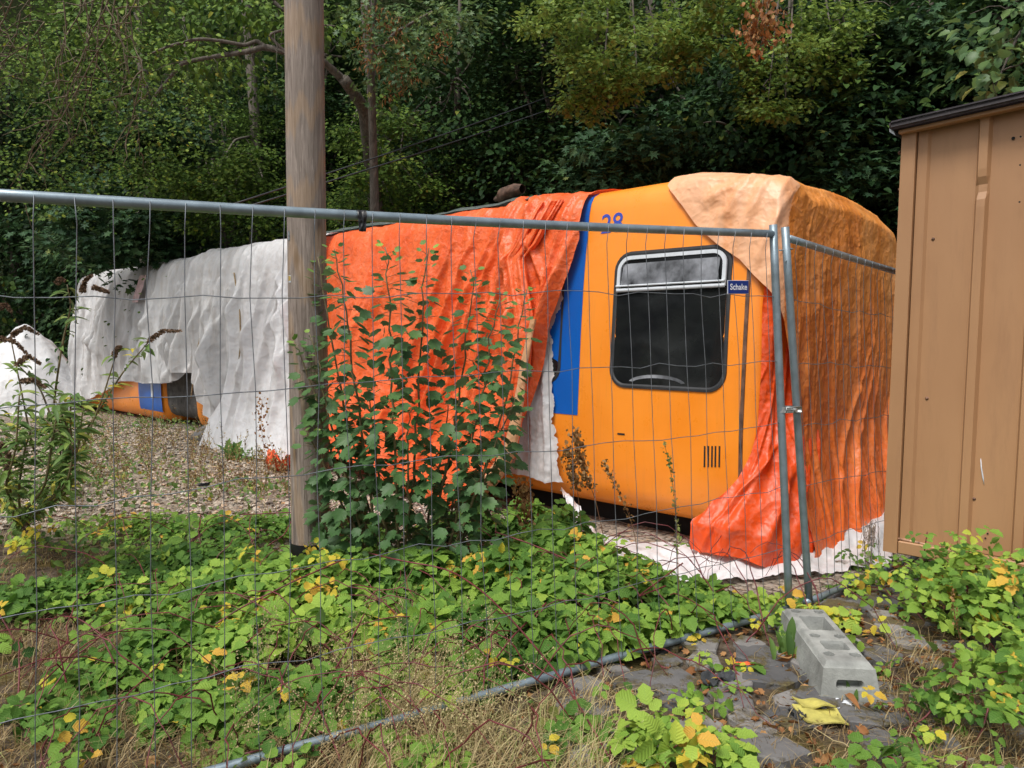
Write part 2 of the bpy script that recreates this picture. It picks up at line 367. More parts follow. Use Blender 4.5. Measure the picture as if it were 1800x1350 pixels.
M['l_dead'] = leaf_mat('dead leaves', [(0, (.12, .045, .015)), (.5, (.3, .13, .045)), (1, (.45, .25, .1))], .2, .7)
M['l_bram'] = leaf_mat('bramble leaves', [(0, (.028, .08, .015)), (.3, (.09, .20, .034)), (.55, (.21, .36, .055)), (.8, (.38, .52, .08)), (.9, (.62, .52, .05)), (1, (.7, .4, .07))], .3, .55, .35, (.2, .3, .12), 1.6, .2)
M['l_pop'] = leaf_mat('shrub leaves', [(0, (.035, .09, .03)), (.5, (.075, .16, .05)), (.85, (.14, .25, .06)), (1, (.28, .42, .07))], .22, .5, .0, (.17, .24, .16), 1.5)
M['l_bud'] = leaf_mat('buddleia leaves', [(0, (.05, .11, .025)), (.5, (.11, .2, .045)), (.85, (.2, .29, .06)), (1, (.5, .42, .05))], .3, .55, .0, (.25, .32, .2), 2)
M['cane'] = plain('red bramble cane', (.16, .03, .035), .5, 0, .3, 12)
M['stem'] = plain('green brown stem', (.16, .13, .06), .6, 0, .3, 12)
M['spike'] = plain('brown flower spike', (.24, .15, .09), .9, 0, .4, 60, .8, 200)
M['straw'] = leaf_mat('dry grass', [(0, (.12, .07, .03)), (.4, (.34, .24, .11)), (.65, (.56, .45, .25)), (.85, (.36, .4, .15)), (1, (.18, .3, .07))], .25, .6)
M['yellow'] = plain('yellow sponge cloth', (.47, .42, .1), .85, 0, .22, 14, .4, 120)
M['paper'] = plain('white scrap', (.66, .7, .76), .6, 0, .06, 10)
M['scrapo'] = plain('orange scrap', (.85, .13, .03), .5, 0, .15, 10)
M['oldrag'] = plain('grey rag', (.045, .05, .055), .8, 0, .3, 16, .5, 60)
M['fringe'] = plain('frayed fibres', (.52, .42, .34), .9, 0, .3, 30)
M['dryweed'] = leaf_mat('dried weed', [(0, (.14, .06, .02)), (.5, (.3, .15, .05)), (1, (.5, .32, .14))], .2, .7)
# ------------------------------------------------------------------ scene bookkeeping
def tag(o, label=None, cat=None, group=None, kind=None):
    if label: o['label'] = label
    if cat: o['category'] = cat
    if group: o['group'] = group
    if kind: o['kind'] = kind
    return o
def empty(name, loc, label, cat, group=None, kind=None):
    o = bpy.data.objects.new(name, None); sc.collection.objects.link(o); o.location = loc; o.empty_display_size = .2
    return tag(o, label, cat, group, kind)
def part(g, name, mat, root, **kw):
    """world coordinates -> child of an Empty that is only translated"""
    loc = np.array(root.location) if root.parent is None else np.array(root.location) + np.array(root.parent.location)
    g.V = [v - loc for v in g.V]
    return g.build(name, mat, root, **kw)
def sub(g, name, mat, parent_part, **kw):
    loc = np.array(parent_part.parent.location)
    g.V = [v - loc for v in g.V]
    return g.build(name, mat, parent_part, **kw)
# ================================================================== GROUND
def gz(x, y):
    x = np.asarray(x, float); y = np.asarray(y, float)
    s = x * .686 + y * .728                                # distance towards the coach side
    z = -.2 * sstep(s, 3.6, 5.0)
    z = z - .15 * sstep(s, 4.0, 5.1) * (1 - sstep((x - 2.02) * -.728 + (y - 5.9) * .686, 4.0, 8.0))
    z = z + .03 * fbm(x * .5, y * .5, 3) + (-.15 + .10 * sstep(x, -1.2, 1.4)) * (1 - sstep(s, 4.0, 5.2))
    f = sstep((x - 1.478) * .678 - (y - 3.93) * .735, -.3, .15) * sstep(y, 3.2, 3.9); z = z * (1 - f) + (-.04 + .02 * fbm(x, y, 3)) * f
    return z
TD = np.array([-.728, .686, 0]); TN = np.array([.686, .728, 0]); P0 = np.array([2.02, 5.9, 0.])
def ground():
    xs = np.concatenate([np.linspace(-150, -12, 24)[:-1], np.linspace(-12, -4, 60)[:-1], np.linspace(-4, 4.5, 200)[:-1], np.linspace(4.5, 12, 40)[:-1], np.linspace(12, 150, 24)])
    ys = np.concatenate([np.linspace(-60, 0, 14)[:-1], np.linspace(0, 7.5, 190)[:-1], np.linspace(7.5, 18, 120)[:-1], np.linspace(18, 200, 30)])
    X, Y = np.meshgrid(xs, ys); Z = gz(X, Y)
    near = (1 - sstep(np.abs(X), 6, 10)) * (1 - sstep(Y, 14, 18))
    Z = Z + near * (.018 * fbm(X * 4, Y * 4, 9) + .008 * fbm(X * 14, Y * 14, 5))
    m, t, b, o = new_mat('earth and gravel'); co = coords(t)
    n = noise(t, co, 1.1, 6, .6, .3)
    # gravel bed: many stone sized cells
    v = N(t, 'TexVoronoi'); v.inputs['Scale'].default_value = 24; t.links.new(co, v.inputs['Vector'])
    st = ramp(t, [(0, (.11, .09, .075)), (.3, (.27, .225, .175)), (.55, (.40, .33, .26)), (.8, (.34, .31, .27)), (.93, (.46, .28, .15)), (1, (.55, .51, .45))], v.outputs['Color'])
    edge = ramp(t, [(.0, (1, 1, 1)), (.55, (.95, .95, .95)), (.8, (.25, .22, .2))], v.outputs['Distance'])
    gr = mixc(t, 1, st, edge, 'MULTIPLY')
    soil = ramp(t, [(.3, (.05, .036, .026)), (.5, (.10, .075, .052)), (.7, (.17, .135, .1))], noise(t, co, 13, 6, .7))
    moss = ramp(t, [(.45, (.09, .065, .02)), (.7, (.13, .115, .03))], noise(t, co, 40, 5))
    soil = mixc(t, ramp(t, [(.5, (0, 0, 0)), (.6, (.8, .8, .8))], noise(t, co, 4.5, 4)), soil, moss)
    sp = N(t, 'SeparateXYZ'); tc = N(t, 'TexCoord'); t.links.new(tc.outputs['Object'], sp.inputs[0])
    s = math_(t, 'ADD', math_(t, 'MULTIPLY', sp.outputs[0], .3), math_(t, 'ADD', sp.outputs[1], math_(t, 'MULTIPLY', math_(t, 'SUBTRACT', n, .5), 2.2)))
    f = ramp(t, [(.5, (0, 0, 0)), (.56, (1, 1, 1))], math_(t, 'DIVIDE', s, 9.5))
    col = mixc(t, f, soil, gr); t.links.new(col, b.inputs['Base Color']); b.inputs['Roughness'].default_value = .95
    b.inputs['Specular IOR Level'].default_value = .2
    h = math_(t, 'MULTIPLY', v.outputs['Distance'], -1.0)
    bump(t, b, h, .7, .02, bump(t, None, noise(t, co, 30, 6, .7), .8, .02))
    g = G(); g.grid(np.stack([X, Y, Z], -1)); o = g.build('ground', m); tag(o, kind='structure')
ground()
def hill_z(x, y):
    x = np.asarray(x, float); y = np.asarray(y, float)
    d = (x + 16) * .455 + (y - 31.5) * .89                 # signed distance behind the foot of the bank
    return np.where(d > 0, np.clip(d, 0, 60) * 1.25, d * .3) + .5 * fbm(x * .25, y * .25, 21)
def hillside():
    X, Y = np.meshgrid(np.linspace(-90, 60, 130), np.linspace(8, 100, 90))
    Z = hill_z(X, Y) - .1
    m, t, b, o = new_mat('leaf mould in painted shade'); n = noise(t, coords(t), 3, 6, .7)
    t.links.new(ramp(t, [(.35, (.006, .008, .004)), (.7, (.022, .028, .012))], n), b.inputs['Base Color']); b.inputs['Roughness'].default_value = 1; b.inputs['Specular IOR Level'].default_value = 0  # near-black tone stands in for the deep shade inside the wood
    g = G(); g.grid(np.stack([X, Y, Z], -1)); o = g.build('hillside', m); tag(o, kind='structure')
hillside()
def slate_mat():
    m, t, b, o = new_mat('grey slate'); co = coords(t)
    a = N(t, 'Attribute', attribute_name='tint')
    c = ramp(t, [(0, (.075, .075, .077)), (.5, (.15, .147, .145)), (1, (.25, .235, .22))], math_(t, 'ADD', a.outputs['Fac'], math_(t, 'MULTIPLY', math_(t, 'SUBTRACT', noise(t, co, 7, 6, .65), .5), .9)))
    mo = ramp(t, [(.50, (0, 0, 0)), (.58, (.95, .95, .95))], noise(t, co, 5, 5, .65))
    c = mixc(t, mo, c, ramp(t, [(.4, (.07, .05, .02)), (.7, (.12, .10, .03))], noise(t, co, 60, 3)))
    li = ramp(t, [(.68, (0, 0, 0)), (.74, (.6, .6, .6))], noise(t, co, 22, 5, .7)); c = mixc(t, li, c, (.36, .36, .34))
    t.links.new(c, b.inputs['Base Color']); b.inputs['Roughness'].default_value = .8
    bump(t, b, noise(t, co, 40, 6, .7), .5, .008, bump(t, None, mo, .6, .01)); return m
def slates():
    r = np.random.default_rng(11); g = G(); pts = []
    for gx in np.arange(.1, 3.4, .215):
        for gy in np.arange(1.6, 4.7, .185):
            if r.random() < .1: continue
            x = gx + r.uniform(-.06, .06); y = gy + r.uniform(-.05, .05)
            if x < .15 + (3.2 - y) * .1: continue
            rad = r.uniform(.075, .128); n = r.integers(5, 8); a0 = r.uniform(0, 6.28)
            th = a0 + np.sort(np.arange(n) + r.uniform(-.28, .28, n)) * 2 * PI / n
            rr = rad * r.uniform(.78, 1.15, n); z = float(gz(x, y))
            tilt = r.uniform(-.08, .08, 2); h = r.uniform(.016, .036)
            ring = []
            for k, (sc_, dz) in enumerate(((1.04, -.05), (1.0, h - .006), (.93, h), (.5, h + .002))):
                px = np.cos(th) * rr * sc_ * 1.15; py = np.sin(th) * rr * sc_
                ring.append(np.stack([x + px, y + py, z + dz + px * tilt[0] + py * tilt[1] + r.uniform(-.002, .002, n)], 1))
            V = np.concatenate(ring + [[[x, y, z + h + .002]]]); Q = []
            for k in range(3):
                for i in range(n): Q.append([k * n + i, k * n + (i + 1) % n, (k + 1) * n + (i + 1) % n, (k + 1) * n + i])
            T = [[3 * n + i, 3 * n + (i + 1) % n, 4 * n] for i in range(n)]
            g.add(V, [np.array(Q), np.array(T)], r.random())
    o = g.build('slate_paving', slate_mat(), smooth=False); tag(o, kind='structure')
slates()
def pebbles():
    r = np.random.default_rng(12); n = 16000
    x = r.uniform(-9, .8, n); y = 6.2 + 8.5 * r.random(n) ** 1.2
    keep = ((x - P0[0]) * TN[0] + (y - P0[1]) * TN[1] < .1) & (np.abs(x / y + .33) < .45); x = x[keep]; y = y[keep]; n = len(x)
    V = np.array([[1, 0, 0], [0, 1, 0], [-1, 0, 0], [0, -1, 0], [0, 0, .6], [0, 0, -.6], [.6, .6, .3], [-.6, .6, .25], [-.6, -.6, .3], [.6, -.6, .3]])
    T = np.array([[4, 0, 6], [4, 6, 1], [4, 1, 7], [4, 7, 2], [4, 2, 8], [4, 8, 3], [4, 3, 9], [4, 9, 0], [0, 5, 6], [6, 5, 1], [1, 5, 7], [7, 5, 2], [2, 5, 8], [8, 5, 3], [3, 5, 9], [9, 5, 0]])
    D = norm(r.normal(0, 1, (n, 3)) * [1, 1, .15]); Nn = norm(r.normal(0, .25, (n, 3)) + [0, 0, 1])
    m, t, b, o = new_mat('pebbles'); a = N(t, 'Attribute', attribute_name='tint')
    t.links.new(ramp(t, [(0, (.11, .095, .08)), (.3, (.27, .23, .18)), (.6, (.42, .355, .28)), (.85, (.54, .48, .4)), (.93, (.5, .28, .12)), (1, (.64, .62, .57))], a.outputs['Fac']), b.inputs['Base Color']); b.inputs['Roughness'].default_value = .85
    g = G(); g.scatter((V, [T], np.zeros((10, 2))), np.stack([x, y, gz(x, y) + .006], 1), frames(D, Nn), r.uniform(.014, .036, n), r.random(n))
    tag(g.build('gravel', m, smooth=False), 'grey and buff loose gravel in front of the far coach', 'gravel', kind='stuff')
pebbles()
# ================================================================== TRAIN
# cross section: inset from the side plane, height
PROF = np.array([(1.45, 3.0), (.95, 2.985), (.55, 2.955), (.34, 2.92), (.25, 2.87), (.205, 2.8), (.175, 2.7), (.15, 2.5), (.12, 2.3), (.085, 2.0), (.045, 1.5), (.0, .7), (.003, .35), (.02, .1), (.07, -.05), (.16, -.12), (.5, -.16)])
_o = PROF[:, 1].argsort()
def inset(z): return np.interp(z, PROF[_o, 1], PROF[_o, 0])
WID = 3.1
def roofz(b):
    b = np.minimum(b, WID - b); top = PROF[:10][::-1]
    return np.interp(b, top[:, 0], top[:, 1])
def T(a, b, z):
    a, b, z = np.broadcast_arrays(np.asarray(a, float), np.asarray(b, float), np.asarray(z, float))
    z = z - .13 * sstep(.9 - a, 0, .9) * sstep(z, 2.1, 2.9)
    return P0 + a[..., None] * TD + b[..., None] * TN + z[..., None] * np.array([0, 0, 1.])
def S(a, z, off=0.0): return T(a, inset(z) - off, z)
def sidept(px, py, off=0.0):
    b = -off
    for _ in range(6):
        d = at(px, py, 1.0) - [0, 0, CAMH]; k = (P0 @ TN + b) / (d @ TN); p = d * k + [0, 0, CAMH]
        a = (p - P0) @ TD; z = p[2]; b = float(inset(z)) - off
    return a, z
def coach_body(a0, a1, root, name='body', mat='orange'):
    ring = np.concatenate([PROF, (PROF * [-1, 1] + [WID, 0])[::-1][:, :]])
    ring = ring[1:-1] if False else ring
    n = len(ring); rows = []
    cen = np.array([WID / 2, 1.45]); R = .16
    st = [(a0 + R * (1 - math.cos(q)), R * (1 - math.sin(q))) for q in np.linspace(0, PI / 2, 6)]
    en = [(a1 - x + a0, y) for x, y in st][::-1]
    for a, i in st + [(a, 0) for a in np.linspace(a0 + R, a1 - R, 12)[1:-1]] + en:
        d = cen - ring; dn = d / np.linalg.norm(d, axis=1)[:, None]
        q = ring + np.sign(d) * np.minimum(np.abs(d), i)
        rows.append(T(a, q[:, 0], q[:, 1]))
    Pm = np.array(rows); Pm = np.concatenate([Pm, Pm[:, :1]], 1)
    g = G(); g.grid(Pm)
    for e in (0, -1):
        V = Pm[e][:-1]; c = V.mean(0); k = len(V)
        g.add(np.vstack([V, c]), np.array([[i, (i + 1) % k, k] for i in range(k)]))
    return part(g, name, M[mat], root)
def side_panel(g, a0, a1, z0, z1, off, na=2, nz=14, tint=None):
    zz = np.unique(np.concatenate([np.linspace(z1, z0, nz), [q for q in PROF[:, 1] if z0 < q < z1]]))[::-1]; A, Z = np.meshgrid(np.linspace(a0, a1, na), zz); g.grid(S(A, Z, off))
def rrect(cx, cz, hw, hh, r, n=7):
    P = []
    for sx, sz, t0 in ((1, 1, 0), (-1, 1, PI / 2), (-1, -1, PI), (1, -1, 1.5 * PI)):
        for t in np.linspace(0, PI / 2, n): P.append((cx + sx * (hw - r) + r * math.cos(t0 + t), cz + sz * (hh - r) + r * math.sin(t0 + t)))
    return np.array(P)
def band(g, inner, outer, oi, oo):
    """ring between two outlines on the coach side, with its own offsets"""
    n = len(inner); V = np.concatenate([S(inner[:, 0], inner[:, 1], oi), S(outer[:, 0], outer[:, 1], oo)])
    g.add(V, np.array([[i, (i + 1) % n, n + (i + 1) % n, n + i] for i in range(n)]))
def coach_window(root, ca, cz, hw, hh, r, hopper=True):
    g = G(); o1 = rrect(ca, cz, hw, hh, r); o2 = rrect(ca, cz, hw - .022, hh - .022, r - .02); o3 = rrect(ca, cz, hw - .04, hh - .04, r - .036)
    band(g, o1 * 0 + rrect(ca, cz, hw + .004, hh + .004, r), o1, -.01, .012); band(g, o1, o2, .012, .014); band(g, o2, o3, .014, .004)
    wn = part(g, 'window', M['rubber'], root)
    g = G(); q = rrect(ca, cz, hw - .038, hh - .038, r - .034); c = S(np.array([ca]), np.array([cz]), .006)
    V = np.vstack([S(q[:, 0], q[:, 1], .006), c]); k = len(q); g.add(V, np.array([[i, (i + 1) % k, k] for i in range(k)]))
    sub(g, 'pane', M['glass'], wn, smooth=True)
    if hopper:
        # white aluminium U frame around the top quarter
        zt = cz + hh - .042; zb = cz + hh - .36; th = .034; rr = r - .038; hwi = hw - .042
        def upath(ins):
            P = [(ca + hwi - ins, zb)]
            P += [(ca + hwi - ins - (rr - ins) + (rr - ins) * math.cos(t), zt - ins - (rr - ins) + (rr - ins) * math.sin(t)) for t in np.linspace(0, PI / 2, 8)]
            P += [(ca - hwi + ins + (rr - ins) - (rr - ins) * math.sin(t), zt - ins - (rr - ins) + (rr - ins) * math.cos(t)) for t in np.linspace(0, PI / 2, 8)]
            P += [(ca - hwi + ins, zb)]; return np.array(P)
        a, b_ = upath(0), upath(th); g = G()
        for (p, op), (q, oq) in (((a, .008), (a, .028)), ((a, .028), (b_, .028)), ((b_, .028), (b_, .008))):
            g.grid(np.stack([S(p[:, 0], p[:, 1], op), S(q[:, 0], q[:, 1], oq)]))
        for z0, z1, of in ((zb - .012, zb + .02, .03), (zb + .034, zb + .05, .04)):
            A, Z = np.meshgrid([ca - hwi + .001, ca + hwi - .001], [z0, z0, z1, z1]); O = np.array([.006, of, of, .006])[:, None]
            g.grid(T(A, inset(Z) - O, Z))
        sub(g, 'hopper_frame', M['alu'], wn)
        g = G(); A, Z = np.meshgrid(np.linspace(ca - hwi + .07, ca + hwi - .05, 8), np.linspace(zb + .05, zt - .07, 6))
        lean = np.linspace(.03, .008, 6)[:, None]; A2 = A - .0
        g.grid(T(A2, inset(Z) - lean, Z)); sub(g, 'hopper_pane', M['hopper'], wn)
    return wn
def text_mesh(body, size, mat, name, place, parent, root_loc, bold=0.0, spacing=1.0):
    cu = bpy.data.curves.new(name, 'FONT'); cu.body = body; cu.size = size; cu.align_x = 'CENTER'; cu.align_y = 'CENTER'; cu.offset = bold; cu.space_character = spacing
    cu.resolution_u = 5
    ob = bpy.data.objects.new(name + '_src', cu); sc.collection.objects.link(ob); bpy.context.view_layer.update()
    dg = bpy.context.evaluated_depsgraph_get(); me = bpy.data.meshes.new_from_object(ob.evaluated_get(dg)); bpy.data.objects.remove(ob)
    co = np.zeros(len(me.vertices) * 3); me.vertices.foreach_get('co', co); co = co.reshape(-1, 3)
    V = place(co[:, 0], co[:, 1]) - root_loc
    me.vertices.foreach_set('co', V.astype(np.float32).ravel()); me.materials.clear(); me.materials.append(mat); me.update(); me.name = name
    o = bpy.data.objects.new(name, me); sc.collection.objects.link(o); o.parent = parent; return o
def train():
    root = empty('train_coach', P0, 'orange and blue railway coach numbered 28, its end wrapped in orange tarpaulin', 'railway coach')
    coach_body(0.03, 10.6, root)
    g = G(); aR, _ = sidept(1021, 600)
    zz = np.unique(np.concatenate([np.linspace(2.9, .735, 30), [q for q in PROF[:, 1] if .735 < q < 2.93]]))[::-1]; A, Z = np.meshgrid(np.linspace(aR, 4.6, 12), zz); g.grid(S(A, Z, .005))
    part(g, 'blue_panel', M['blue'], root)
    # end door seam
    a_s, _ = sidept(1310, 600); Z = np.linspace(2.45, .0, 30)
    g = G(); prof = [(-.017, .001), (-.014, .012), (-.004, .014), (0, .006), (.004, .014), (.014, .012), (.017, .001)]
    g.grid(np.stack([S(a_s + d, Z, o_) for d, o_ in prof], 1)); part(g, 'door_seal', M['seal'], root)
    aL, zt = sidept(1077, 560); aR_, _ = sidept(1282, 560); _, z1 = sidept(1200, 434); _, z0 = sidept(1200, 687)
    coach_window(root, (aL + aR_) / 2, (z0 + z1) / 2, (aL - aR_) / 2, (z1 - z0) / 2, .17)
    aw, _ = sidept(988, 600); coach_window(root, aw + .6, (z0 + z1) / 2, .6, (z1 - z0) / 2, .17, False)
    # crescent of loose trim lying behind the pane is seen against the glass
    g = G(); th = np.linspace(.25, 2.9, 16); cx = (aL + aR_) / 2 + .08
    g.grid(np.stack([S(cx + .30 * np.cos(th), z0 + .045 + .085 * np.sin(th), .009), S(cx + .26 * np.cos(th), z0 + .045 + .055 * np.sin(th), .009)]))
    part(g, 'loose_trim', M['hopper'], root)
    # louvre slots and lock slot
    g = G()
    for px in (1239, 1245.5, 1252, 1258, 1265):
        a, zt_ = sidept(px, 784); _, zb_ = sidept(px, 821)
        g = G(); g.box(S(a, (zt_ + zb_) / 2, .001), (.007, .003, (zt_ - zb_) / 2), [TD, TN, [0, 0, 1]]); part(g, 'vent_slot', M['black'], root, smooth=False)
    a, z = sidept(1092, 763); g = G(); g.box(S(a, z, .001), (.04, .003, .008), [TD, TN, [0, 0, 1]]); part(g, 'lock_slot', M['black'], root, smooth=False)
    a28, z28 = sidept(1076, 394)
    def pl(x, y): return S(a28 - x, z28 + y, .004)
    text_mesh('28', .262, M['digit'], 'number', pl, root, P0, .0015, .98)
    # black box standing in for the shade below the floor
    g = G(); g.box(T(5.3, 1.55, -.3), (5.1, 1.15, .22), [TD, TN, [0, 0, 1]]); part(g, 'underframe_gloom', M['black'], root)
    # ---- gangway and second coach
    g = G(); ring = np.concatenate([PROF, (PROF * [-1, 1] + [WID, 0])[::-1]]); n = len(ring); rows = []
    cen = np.array([WID / 2, 1.45])
    for k, a in enumerate(np.linspace(10.55, 12.0, 41)):
        i = .1 + (.08 if k % 2 else 0); d = cen - ring; q = ring + np.sign(d) * np.minimum(np.abs(d), i); rows.append(T(a, q[:, 0], q[:, 1]))
    Pm = np.array(rows); Pm = np.concatenate([Pm, Pm[:, :1]], 1); g.grid(Pm)
    gb = g.build('gangway_bellows', plain('grey bellows', (.16, .155, .15), .8, 0, .25, 9), origin=P0 * 1); g = None
    tag(gb, 'grey ribbed gangway bellows between the two coaches', 'bellows')
    root2 = empty('train_coach', T(12.0, 0, 0), 'far second coach, only its orange lower side showing under white sheets', 'railway coach')
    coach_body(12.0, 17.2, root2)
    g = G(); side_panel(g, 12.02, 13.15, .05, 2.6, .004, 8, 20); part(g, 'blue_panel', M['blue'], root2)
    g = G(); side_panel(g, 12.4, 12.5, .3, 2.0, .01, 2, 10); part(g, 'grab_rail', M['alu'], root2)
    g = G(); side_panel(g, 9.9, 10.5, .05, 2.8, .004, 4, 20)
    g = G(); g.box(T(14.6, 1.55, -.16), (2.4, 1.1, .14), [TD, TN, [0, 0, 1]]); part(g, 'underframe_gloom', M['black'], root2)  # black box for the shade under the second coach
train()
# ================================================================== TARPAULINS
def normals(P):
    n = norm(np.cross(np.gradient(P, axis=1), np.gradient(P, axis=0))); return n
def folds(A, Z, lst):
    """lst: (a0,z0,a1,z1,width0,width1,height); creases running between two points, fading at the ends"""
    D = np.zeros_like(A)
    for a0, z0, a1, z1, w0, w1, h in lst:
        dx, dz = a1 - a0, z1 - z0; L2 = dx * dx + dz * dz; t = np.clip(((A - a0) * dx + (Z - z0) * dz) / L2, 0, 1)
        d = ((A - a0 - t * dx) * dz - (Z - z0 - t * dz) * dx) / math.sqrt(L2)
        e = np.hypot(A - a0 - t * dx, Z - z0 - t * dz); w_ = w0 + (w1 - w0) * t
        D += h * np.exp(-(e / w_) ** 2) * (1 + .6 * np.tanh(d / w_ * 2)) * np.minimum(1, .35 + 1.6 * t) * np.minimum(1, .3 + 3 * (1 - t))
    return D
TBOT = -.32
def side_drape(name, mat, label, zs, aR, aL, off, field, bottom_flare=0.0, na=160, cat='tarpaulin', group=None, zb=None, b_top=None):
    """sheet laid on the near side; zs descending heights (values above 3.02 run on over the roof)"""
    zs = np.asarray(zs, float); U = np.linspace(0, 1, na)[None]; Zr = zs[:, None]
    ar = np.array([aR(z) for z in zs])[:, None]; al = np.array([aL(z) for z in zs])[:, None]
    A = ar + (al - ar) * U; Z = np.broadcast_to(Zr, A.shape).copy()
    if zb is not None:
        lo = zb(A); f = sstep(Z, 1.8, zs[-1]); Z = Z + (lo - zs[-1]) * f * (Z < 1.8)
        q = np.clip((1.8 - Zr) / (1.8 - zs[-1]), 0, 1); Z = np.where(Zr < 1.8, 1.8 + (lo - 1.8) * q, Z)
    roof = np.clip(zs - 3.0, 0, 9)[:, None]
    Zc = np.minimum(Z, 3.0); I = inset(np.maximum(Zc, .5)) + roof * 6.0
    fl = bottom_flare * np.clip((1.2 - Z) / 1.4, 0, 1) ** 1.6
    P = T(A, I - off - fl, Zc)
    n = T(A * 0, -np.ones_like(A), Z * 0) - P0; up = sstep(Zc, 2.5, 2.95)[..., None]
    n = norm(n * (1 - up) + np.array([0, 0, 1.]) * up)
    P = P + n * field(A, Z)[..., None]
    g = G(); g.grid(P); o = g.build(name, mat, origin=P[0, 0]); return tag(o, label, cat, group)
ztop = list(np.linspace(3.12, 3.02, 4)) + list(PROF[1:6, 1]) 
def zrows(z0, z1, n):
    top = [3.2, 3.12, 3.06, 3.0, 2.995, 2.985, 2.975, 2.965, 2.955, 2.94, 2.93, 2.92, 2.905, 2.89, 2.87, 2.85, 2.82, 2.79, 2.75, 2.7, 2.64, 2.57]
    return [z for z in top if z <= z0] + list(np.linspace(2.5, z1, n))
def pxedge(pts, off=0.06):
    q = sorted([sidept(px, py, off)[::-1] for px, py in pts]); zz = [a for a, b in q]; aa = [b for a, b in q]
    return lambda z: float(np.interp(z, zz, aa))
def tarp_mid():
    eR0 = pxedge([(1022, 420), (1003, 480), (975, 560), (958, 640), (940, 710), (915, 790), (890, 840), (850, 885)])
    zt0 = sidept(1022, 420, .06)
    def eRt(z): return eR0(z) if z < zt0[1] else float(np.interp(z, [zt0[1], 2.87, 3.0, 3.2], [zt0[0], 1.93, 1.82, 1.5]))
    F_ = []
    r = np.random.default_rng(3); top = (2.75, 2.95)
    bot = [sidept(x, y) for x, y in ((905, 800), (885, 830), (860, 860), (930, 740), (845, 820), (815, 850), (770, 860), (950, 620), (735, 820), (680, 800))]
    tp = [(2.1, 2.9), (2.45, 2.95), (2.6, 2.95), (2.0, 2.8), (2.85, 2.95), (2.9, 2.9), (3.0, 2.9), (1.95, 2.6), (3.3, 2.85), (3.6, 2.8)]
    for (ba, bz), (ta, tz) in zip(bot, tp): F_.append((ta, tz, ba, bz, .035, .055 + .04 * r.random(), .07 + .04 * r.random()))
    for k in range(16):
        a0 = r.uniform(2.9, 6); F_.append((a0, r.uniform(2.3, 2.9), a0 + r.uniform(-.5, .9), r.uniform(.3, 1.6), r.uniform(.03, .09), r.uniform(.06, .16), r.uniform(.02, .045)))
    # thick rolled fold standing off the sheet
    a1, z1 = sidept(905, 450); a2, z2 = sidept(925, 600); a3, z3 = sidept(900, 800)
    F_ += [(a1, z1 + .1, a2, z2, .05, .06, .13), (a2, z2 + .1, a3, z3, .06, .07, .12)]
    F_.append((2.75, 2.97, 2.35, 2.0, .03, .05, .07))
    def field(A, Z):
        d = folds(A, Z, F_)
        d += .06 * fbm(A * 1.1, Z * .8, 4, 3) + .022 * ridge(A * 3 + .6 * Z + fbm(A * 2, Z * 2, 2), Z * 1.1, 6) + .007 * ridge(A * 9, Z * 7, 8)
        d += .05 * np.exp(-((A - 1.4 - .36 * (2.9 - Z)) / .12) ** 2) * 0
        return d + .02
    side_drape('tarpaulin', M['t_orange'], 'bright orange tarpaulin pulled over the coach side behind the leafy shrub', zrows(3.2, -.3, 170),
               eRt, lambda z: 6.75, .05, field, .38, 320, group='tarpaulins over the train', zb=lambda a: -.05 - .30 * sstep(a, 5.5, 3.2) )
tarp_mid()
def twisted_fold():
    o = [q for q in sc.objects if q.get('label', '').startswith('bright orange tarpaulin')][0]
    pts = [sidept(x, y, .2) for x, y in ((962, 352), (945, 385), (925, 430), (908, 455), (915, 500), (925, 560), (918, 640), (905, 720), (893, 800))]
    P = np.array([S(a, z, .12 + .02 * k) for k, (a, z) in enumerate(pts)]); t = np.linspace(0, 8, 110); P = np.stack([np.interp(t, range(9), P[:, i]) for i in range(3)], 1)
    for _ in range(4): P[1:-1] = (P[:-2] + 2 * P[1:-1] + P[2:]) / 4
    for k, (off, r0, nm) in enumerate((((0, 0), .055, 'twisted_fold'), ((.10, .02), .04, 'twisted_fold'), ((-.09, .0), .035, 'twisted_fold'))):
        th = np.linspace(0, 2 * PI, 40); u = np.linspace(0, 1, 110)[:, None]; tw = th + u * 2.2 + k
        rad = r0 * (.6 + .55 * u) * (1 + .28 * np.sign(np.sin(tw * 3)) * np.abs(np.sin(tw * 3)) ** .6 + .25 * fbm(u * 9 + k, np.cos(th) * 1.5, 4)); w_ = off[0] * (1 + .3 * np.sin(u * 6 + k))
        X = (P + TD * w_ - TN * off[1])[:, None] + (rad * np.cos(th))[..., None] * TD * 1.2 + (rad * np.sin(th))[..., None] * TN
        g = G(); g.grid(X); loc = np.array(o.location); g.V = [v - loc for v in g.V]; g.build(nm, M['t_orange'], o)
twisted_fold()
